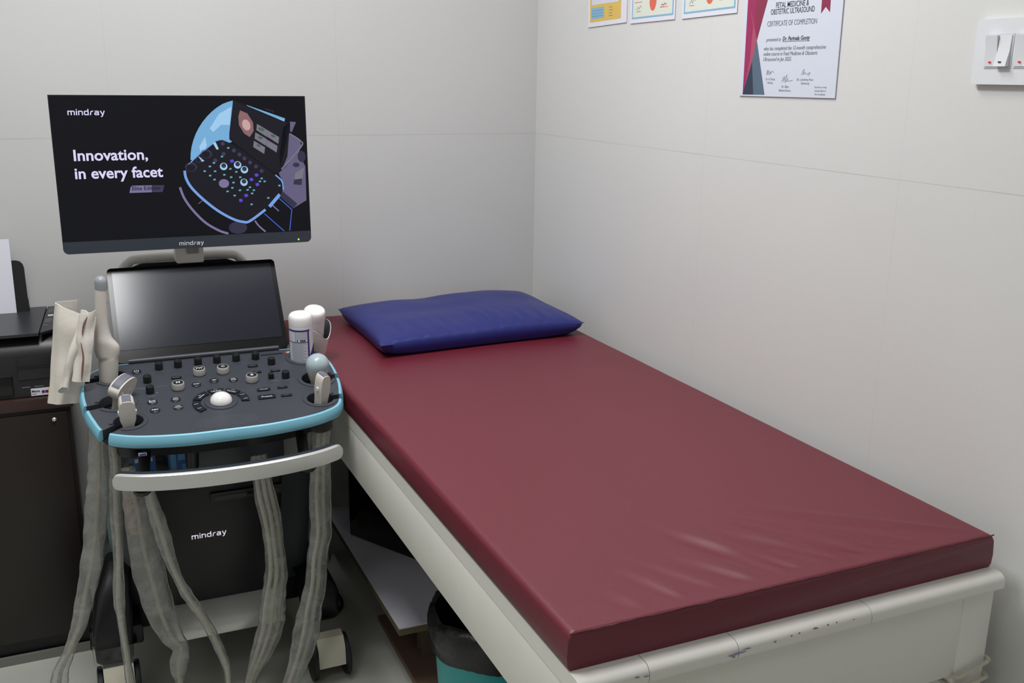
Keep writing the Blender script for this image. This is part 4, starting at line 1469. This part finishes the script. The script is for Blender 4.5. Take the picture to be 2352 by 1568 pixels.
def sleeved(pts, label, seed, ncab=1, flat=.34):
    rnd = random.Random(seed)
    sp = spline(pts, 9)
    root = thing('sleeved_cable', (pts[-1][0], pts[-1][1], 0), label, 'cable', 'probe cables in clear plastic sleeves')
    rings = []
    seg = 26
    for i, p in enumerate(sp):
        c_ = V(p[:3])
        t = (V(sp[min(i + 1, len(sp) - 1)][:3]) - V(sp[max(i - 1, 0)][:3])).normalized()
        a_ = t.cross(V((0, 1, 0))).normalized()
        b_ = a_.cross(t).normalized()
        rw = p[3]
        # crinkles: rings of tension plus long soft folds
        cr = 1 + .08 * noise.noise(V((seed, i * .17, 0))) + .03 * math.sin(i * .9 + seed)
        ring = []
        for k in range(seg):
            an = 2 * PI * k / seg
            f_ = 1 + .10 * noise.noise(V((math.cos(an) * 1.5 + seed, math.sin(an) * 1.5, i * .06))) + .045 * noise.noise(V((math.cos(an) * 5, math.sin(an) * 5 + seed, i * .12)))
            ring.append(c_ + a_ * (math.cos(an) * rw * cr * f_) + b_ * (math.sin(an) * max(.007, rw * flat) * f_))
        rings.append(ring)
    link('plastic_sleeve', B().loft(rings, closed_ends=False), M['sleeve'], root, sharp=80)
    for q in range(ncab):
        off = (q - (ncab - 1) / 2) * .55
        cp_ = [V(p[:3]) + V((off * p[3] + .003 * noise.noise(V((seed + q, i * .05, 1))), 0, 0)) for i, p in enumerate(sp)]
        link('inner_cable', B().tube(cp_, .0048, 10), M['cable'], root)
    return root


sleeved(L1, 'leftmost wide sleeved cable hanging in front of the dark cabinet', 1)
sleeved(L2, 'slim straight sleeved cable hanging before the left front foot', 2)
sleeved(L3, 'widest sleeved cable hanging below the left end of the silver handle', 3)
sleeved(L4, 'slim twisted sleeved cable running diagonally across the black front cover', 4)
sleeved(R1, 'bunched sleeved cables hanging over the right edge of the front cover', 5, 3, .5)
sleeved(R2, 'rightmost sleeved cable ending beside the right front wheel', 6, 2, .5)


# ================================================================== towel on the left
def towel():
    tw = thing('towel', (-1.36, -.57, .757), 'folded off-white cloth towel hanging at the left of the console', 'towel')

    def sheet(path, z0, z1, wob, seed, th=.0022):
        sp = spline([V((p[0], p[1], 0)) for p in path], 8)
        nz_ = 16
        ringsA = []
        m_ = len(sp)
        front, back = [], []
        for i, p in enumerate(sp):
            t = (sp[min(i + 1, m_ - 1)] - sp[max(i - 1, 0)]).normalized()
            nr = V((t.y, -t.x, 0))
            cf, cb = [], []
            for j in range(nz_ + 1):
                k = j / nz_
                zt = (z1(i / (m_ - 1)) if callable(z1) else z1)
                zb = (z0(i / (m_ - 1)) if callable(z0) else z0)
                z = zb + (zt - zb) * k
                lean = (k - .5) * wob[0]
                d = .007 * noise.noise(V((i * .12 + seed, k * 3, seed)))
                q = V((p.x + lean + wob[1] * (1 - k) * 0, p.y, z)) + nr * d
                cf.append(q + nr * th / 2)
                cb.append(q - nr * th / 2)
            front.append(cf)
            back.append(cb)
        bb = B()
        bb.loft([cf + list(reversed(cb)) for cf, cb in zip(front, back)])
        return bb
    # broad outer fold facing the room
    link('outer_fold', sheet([(-1.335, -.600), (-1.36, -.604), (-1.388, -.600), (-1.402, -.585), (-1.39, -.568), (-1.36, -.562)], lambda s: .757 + .004 * s, lambda s: .940 + .034 * min(1, s * 2), (.035, 0), 1), M['cloth'], tw)
    f2 = link('inner_fold', sheet([(-1.346, -.628), (-1.354, -.636), (-1.3655, -.627), (-1.360, -.612), (-1.348, -.606)], lambda s: .795 + .010 * math.sin(6 * s), lambda s: .945 + .020 * math.sin(3 * s), (.062, 0), 2), M['cloth'], tw)
    f3 = link('inner_fold', sheet([(-1.322, -.640), (-1.340, -.644), (-1.354, -.634), (-1.340, -.622), (-1.322, -.618)], lambda s: .812 + .012 * s, lambda s: .966 - .02 * s, (.026, 0), 3), M['cloth'], tw)
    # woven stripe showing along the fold edges
    for pts in ([(-1.344, -.6460, .900), (-1.342, -.6475, .870), (-1.346, -.6475, .845), (-1.350, -.646, .818)], [(-1.326, -.646, .955), (-1.335, -.6475, .938), (-1.340, -.647, .915)]):
        link('stripe', B().tube(spline(pts, 6), [.0004 + .0014 * math.sin(PI * (i + .5) / (6 * (len(pts) - 1) + 1)) for i in range(6 * (len(pts) - 1) + 1)], 8), M['stripe'], tw)
    return tw


towel()

# ================================================================== small things behind the handle and at the left
def packet(x0, x1, y, z0, z1, label, lines):
    r_ = thing('packet', ((x0 + x1) / 2, y, z0), label, 'packet', 'blue packets behind the front handle')
    fm_ = frame((0, y, 0), (1, 0, 0), (0, .2, 1))
    link('pouch', B().prism(rrect(x0, z0, x1, z1, .004, 3), -.012, 0, fm_, .003), M['packet'], r_)
    q = B()
    for a_, b_, c_, d_ in lines:
        q.flat([(a_, b_), (c_, b_), (c_, d_), (a_, d_)], .0006, fm_)
    link('print', q, M['print'] if len(lines) < 3 else M['packetlight'], r_)
    return r_


packet(-1.262, -1.214, -.70, .5625, .665, 'blue packet with a white band behind the left end of the silver handle', [(-1.258, .606, -1.220, .615), (-1.252, .63, -1.225, .633)])
packet(-1.186, -1.140, -.70, .5625, .66, 'blue packet with pale diagonal patches beside the dark tray box', [(-1.182, .58, -1.17, .65), (-1.165, .60, -1.15, .625), (-1.158, .57, -1.146, .59)])
# plastic-wrapped hose bundle hanging at the left flank
hb = thing('hose_bundle', (-1.31, -.40, .2), 'grey hose bundle in clear plastic at the left flank of the machine', 'hose')
link('hose', B().tube(spline([(-1.318, -.42, .50), (-1.316, -.43, .40), (-1.312, -.44, .32), (-1.316, -.43, .25)], 6), .013, 12), M['teal'], hb)
link('hose_end', B().lathe([(.020, 0), (.024, .02), (.022, .05), (.014, .06)], T(-1.316, -.43, .2005), 20), M['bezel'], hb)
b = B()
rg = []
for i in range(14):
    z = .19 + i * .025
    rr_ = .036 * (1 - .35 * abs(i - 5) / 8)
    rg.append([V((-1.314 + rr_ * math.cos(2 * PI * k / 18) * (1 + .15 * noise.noise(V((k * .9, i * .6, 3)))), -.43 + rr_ * .8 * math.sin(2 * PI * k / 18), z)) for k in range(18)])
b.loft(rg, closed_ends=False)
link('plastic_bag', b, M['clearwrap'], hb)
pk = thing('wrapped_connector', (-1.275, -.53, .40), 'small reddish object in plastic behind the left hanging cables', 'connector')
link('connector_body', B().tube(spline([(-1.276, -.565, .535), (-1.274, -.57, .50), (-1.272, -.57, .46), (-1.270, -.565, .42)], 5), [.010] * 3 + [.015] * 10 + [.012] * 3, 14), M['pinkish'], pk)
# black mains cable on the floor at the right
b = B()
b.tube(spline([(-.80, -.12, .22), (-.79, -.16, .10), (-.775, -.22, .012), (-.74, -.28, .007), (-.745, -.36, .007), (-.80, -.40, .007), (-.84, -.34, .007), (-.80, -.25, .012), (-.755, -.16, .05), (-.745, -.10, .16), (-.775, -.06, .28)], 8), .0055, 10)
tag(link('mains_cable', b, M['blackcable']), 'black mains cable looping on the floor between machine and bed', 'cable')

# ================================================================== wall things
WM = frame((0, 0, 0), (0, -1, 0), (0, 0, 1))     # right wall: local x = -world y, local y = z, local z = out of the wall


ce = thing('certificate', (-.001, -1.1725, 1.414), 'large certificate with magenta and slate triangles beside the switch plate', 'certificate', 'certificates on the right wall')
CM2 = WM @ T(1.024, 1.414, 0)
link('sheet', B().prism([(0, 0), (.297, .0015), (.2945, .42), (-.003, .42)], .0012, .0030, CM2), M['certpaper'], ce)


def poly_part(name, polys, m_, h_, par, mx=CM2):
    q = B()
    for p in polys:
        q.flat(p, h_, mx)
    return link(name, q, m_, par)


H0 = .0032
poly_part('artwork', [[(.0125, .0035), (.0372, .0707), (.0482, .1127), (.107, .30), (.13, .418), (.004, .418)]], M['certmag'], H0, ce)
poly_part('artwork', [[(.0165, .0090 + .004), (.0372, .0707), (.0482, .1127), (.0130, .1941), (.0330, .14), (.0290, .07)]], M['certmag2'], H0 + .0002, ce)
poly_part('artwork', [[(.0482, .1127), (.0741, .1904), (.107, .30), (.04, .21), (.036, .17)]], M['certwine'], H0 + .0003, ce)
poly_part('artwork', [[(.0124, .0032), (.0497, .0035), (.0373, .0707)]], M['certnavy'], H0 + .0003, ce)
poly_part('artwork', [[(.0497, .0035), (.0866, .004), (.0482, .1127), (.0373, .0707)]], M['certslate'], H0 + .0003, ce)
poly_part('ribbon', [[(.2381, .1564), (.2498, .1679), (.2626, .1575), (.261, .21), (.2371, .21)]], M['certwine'], H0 + .0001, ce)
q = B()


def line(s, x0, x1, y, size, bold=0.0, shear=0.0, mi=0):
    t_ = B().text(s, size, Matrix.Identity(4), 'LEFT', bold, 1, shear)
    wd_ = max(v.co.x for v in t_.bm.verts)
    t_.bm.free()
    q.text(s, size, CM2 @ T(x0, y, H0 + .0002), 'LEFT', bold, (x1 - x0) / wd_, shear, mi)


line('FETAL MEDICINE &', .1015, .2012, .1735, .0150, .002)
line('OBSTETRIC ULTRASOUND', .0869, .2193, .1612, .0150, .002)
line('CERTIFICATE OF COMPLETION', .0784, .2286, .1388, .0145, 0, 0, 1)
line('presented to', .0795, .1257, .1095, .0105, 0, .25, 1)
line('Dr. Parimala Gooty', .1307, .2126, .1100, .0112, .015, .2)
q.box((.1307, .1076, H0), (.2126, .1083, H0 + .0002), 0, CM2)
line('who has completed the 12-month comprehensive', .0729, .2600, .0920, .0108, 0, .25, 1)
line('online course in Fetal Medicine & Obstetric', .0731, .2383, .0815, .0108, 0, .25, 1)
line('Ultrasound in Jan 2025.', .0733, .1631, .0710, .0108, 0, .25, 1)
line('Dr. N S Rama', .087, .117, .0330, .0062, 0, 0, 1)
line('Murthy', .093, .111, .0260, .0062, 0, 0, 1)
line('Dr. Bijoy', .139, .162, .0190, .0062, 0, 0, 1)
line('Balakrishnan', .132, .168, .0115, .0062, 0, 0, 1)
line('Dr. Lakshmy Ravi', .184, .232, .0330, .0062, 0, 0, 1)
line('Selvaraj', .197, .221, .0260, .0062, 0, 0, 1)
for i, s in enumerate(('Scan here to verify', 'and get details of', 'this certificate')):
    line(s, .238 + .001 * i, .272 - .001 * i, .0195 - i * .0066, .0050, 0, 0, 1)
for cx_, cy_, pts in ((.100, .0475, [(-.012, -.004), (-.009, .006), (-.008, -.004), (-.005, .005), (-.003, -.004), (.002, .004), (.001, -.002), (.007, .003), (.013, .0)]),
                      (.152, .035, [(-.014, -.005), (-.006, .006), (-.008, -.004), (.002, .009), (-.003, -.006), (.006, .003), (.003, -.003), (.020, -.002)]),
                      (.208, .0470, [(-.012, -.004), (-.004, .008), (-.006, -.003), (-.001, .002), (.002, -.002), (.014, .001), (.008, -.005)])):
    q.stroke([(cx_ + p.x, cy_ + p.y) for p in spline([V((a, b_, 0)) for a, b_ in pts], 4)], .0007, CM2, H0 + .0002, 1)
link('lettering', q, [M['ink'], M['inkgrey']], ce)


def small_cert(y0, zb, yr, zr, wd_, ht, label, kind):
    root = thing('certificate', (-.001, y0 - wd_ / 2, zb), label, 'certificate', 'certificates on the right wall')
    mx_ = WM @ T(-y0, zb, 0) @ Matrix.Rotation(math.atan2(zr - zb, y0 - yr), 4, 'Z')
    link('sheet', B().prism([(0, 0), (wd_, 0), (wd_ + .001, ht), (-.002, ht)], .0012, .0026, mx_), M['paper'], root)
    if kind == 'yellow':
        poly_part('panel', [[(.012, .012), (wd_ - .028, .012), (wd_ - .028, ht - .01), (.006, ht - .01)]], M['yellow'], .0028, root, mx_)
        poly_part('picture', [[(.020, .020), (.088, .020), (.088, .048), (.018, .048)]], M['certblue'], .0029, root, mx_)
        poly_part('text_block', [[(.02, .056), (wd_ - .04, .054), (wd_ - .042, ht - .02), (.018, ht - .02)]], M['labelpale'], .0029, root, mx_)
        t = B()
        for i in range(4):
            t.box((.115, .022 + i * .007, .0029), (.135 - .004 * (i % 2), .0235 + i * .007, .003), 0, mx_)
        for i in range(3):
            t.box((.022, .026 + i * .007, .0030), (.084, .0268 + i * .007, .0031), 0, mx_)
        link('text_lines', t, M['inkgrey'], root)
        link('page', B().prism([(wd_ - .03, -.001), (wd_ + .003, .004), (wd_ + .003, ht), (wd_ - .03, ht)], .0005, .0010, mx_ @ Matrix.Rotation(.02, 4, 'Y')), M['certcream'], root)
    else:
        poly_part('border', [[(.008, .010), (wd_ - .006, .010), (wd_ - .006, ht - .008), (.008, ht - .008)]], M['certblue'], .0028, root, mx_)
        poly_part('panel', [[(.013, .014), (wd_ - .011, .014), (wd_ - .011, ht - .012), (.013, ht - .012)]], M['certcream'], .0029, root, mx_)
        t = B()
        t.disc((wd_ * .52, .047), .0155, mx_, .0031, 28, 0, .022)
        link('seal', t, M['seal'], root)
        t = B()
        for x0_, x1_, z_ in ((.02, .055, .048), (.02, .06, .062), (.02, .05, .070), (.03, .05, .026), (wd_ - .065, wd_ - .03, .030), (wd_ - .06, wd_ - .035, .036)):
            t.box((x0_, z_, .0030), (x1_, z_ + .0014, .0031), 0, mx_)
        link('text_lines', t, M['seal'], root)
        t = B()
        for cx_ in (.042, wd_ - .05):
            t.stroke([(cx_ - .012, .030), (cx_ - .004, .038), (cx_, .032), (cx_ + .006, .040), (cx_ + .012, .036)], .0009, mx_, .0031)
        link('signature', t, M['ink'], root)
    return root


small_cert(-.326, 1.5795, -.520, 1.5845, .205, .29, 'small yellow and blue certificate nearest the room corner', 'yellow')
small_cert(-.5505, 1.5805, -.7545, 1.5825, .204, .29, 'small blue-bordered certificate with orange seal, next to the yellow one', 'blue')
small_cert(-.7845, 1.5815, -.9955, 1.5850, .211, .29, 'small blue-bordered certificate with orange seal, next to the magenta one', 'blue')

# switch plate
sw = thing('switch_plate', (-.002, -1.72, 1.445), 'white rocker switch plate on the right wall at the picture edge', 'switch')
SM = WM @ T(1.638, 1.4445, 0)
link('plate', B().prism(rrect(0, 0, .225, .098, .006, 5), .0004, .011, SM, .003, top_only=True), M['switch'], sw)
for x in (.024, .078, .132):
    link('switch_frame', B().prism(rrect(x - .002, .0245, x + .048, .0755, .001, 2), .0112, .0122, SM, .0004), M['switchshade'], sw)
    for k, tl_ in ((0, 1), (1, -1)):
        x0 = x + .0005 + k * .0228
        pf = [(.027, .0124), (.073, .0124), (.073, .0124 + (.0065 if tl_ > 0 else .0012)), (.050, .0150), (.027, .0124 + (.0012 if tl_ > 0 else .0085))]
        rk_ = link('rocker', B().prism(pf, x0, x0 + .0218, SM @ frame((0, 0, 0), (0, 1, 0), (0, 0, 1)), .0004), M['switch'], sw)
        zz = .0124 + (.0012 if tl_ > 0 else .0085) - (.0012 if tl_ < 0 else -.0008)
        link('indicator', B().box((x0 + .008, .0325, zz - .001), (x0 + .0125, .0345, zz + .0012), 0, SM), M['redled'] if tl_ > 0 else M['ink'], rk_)
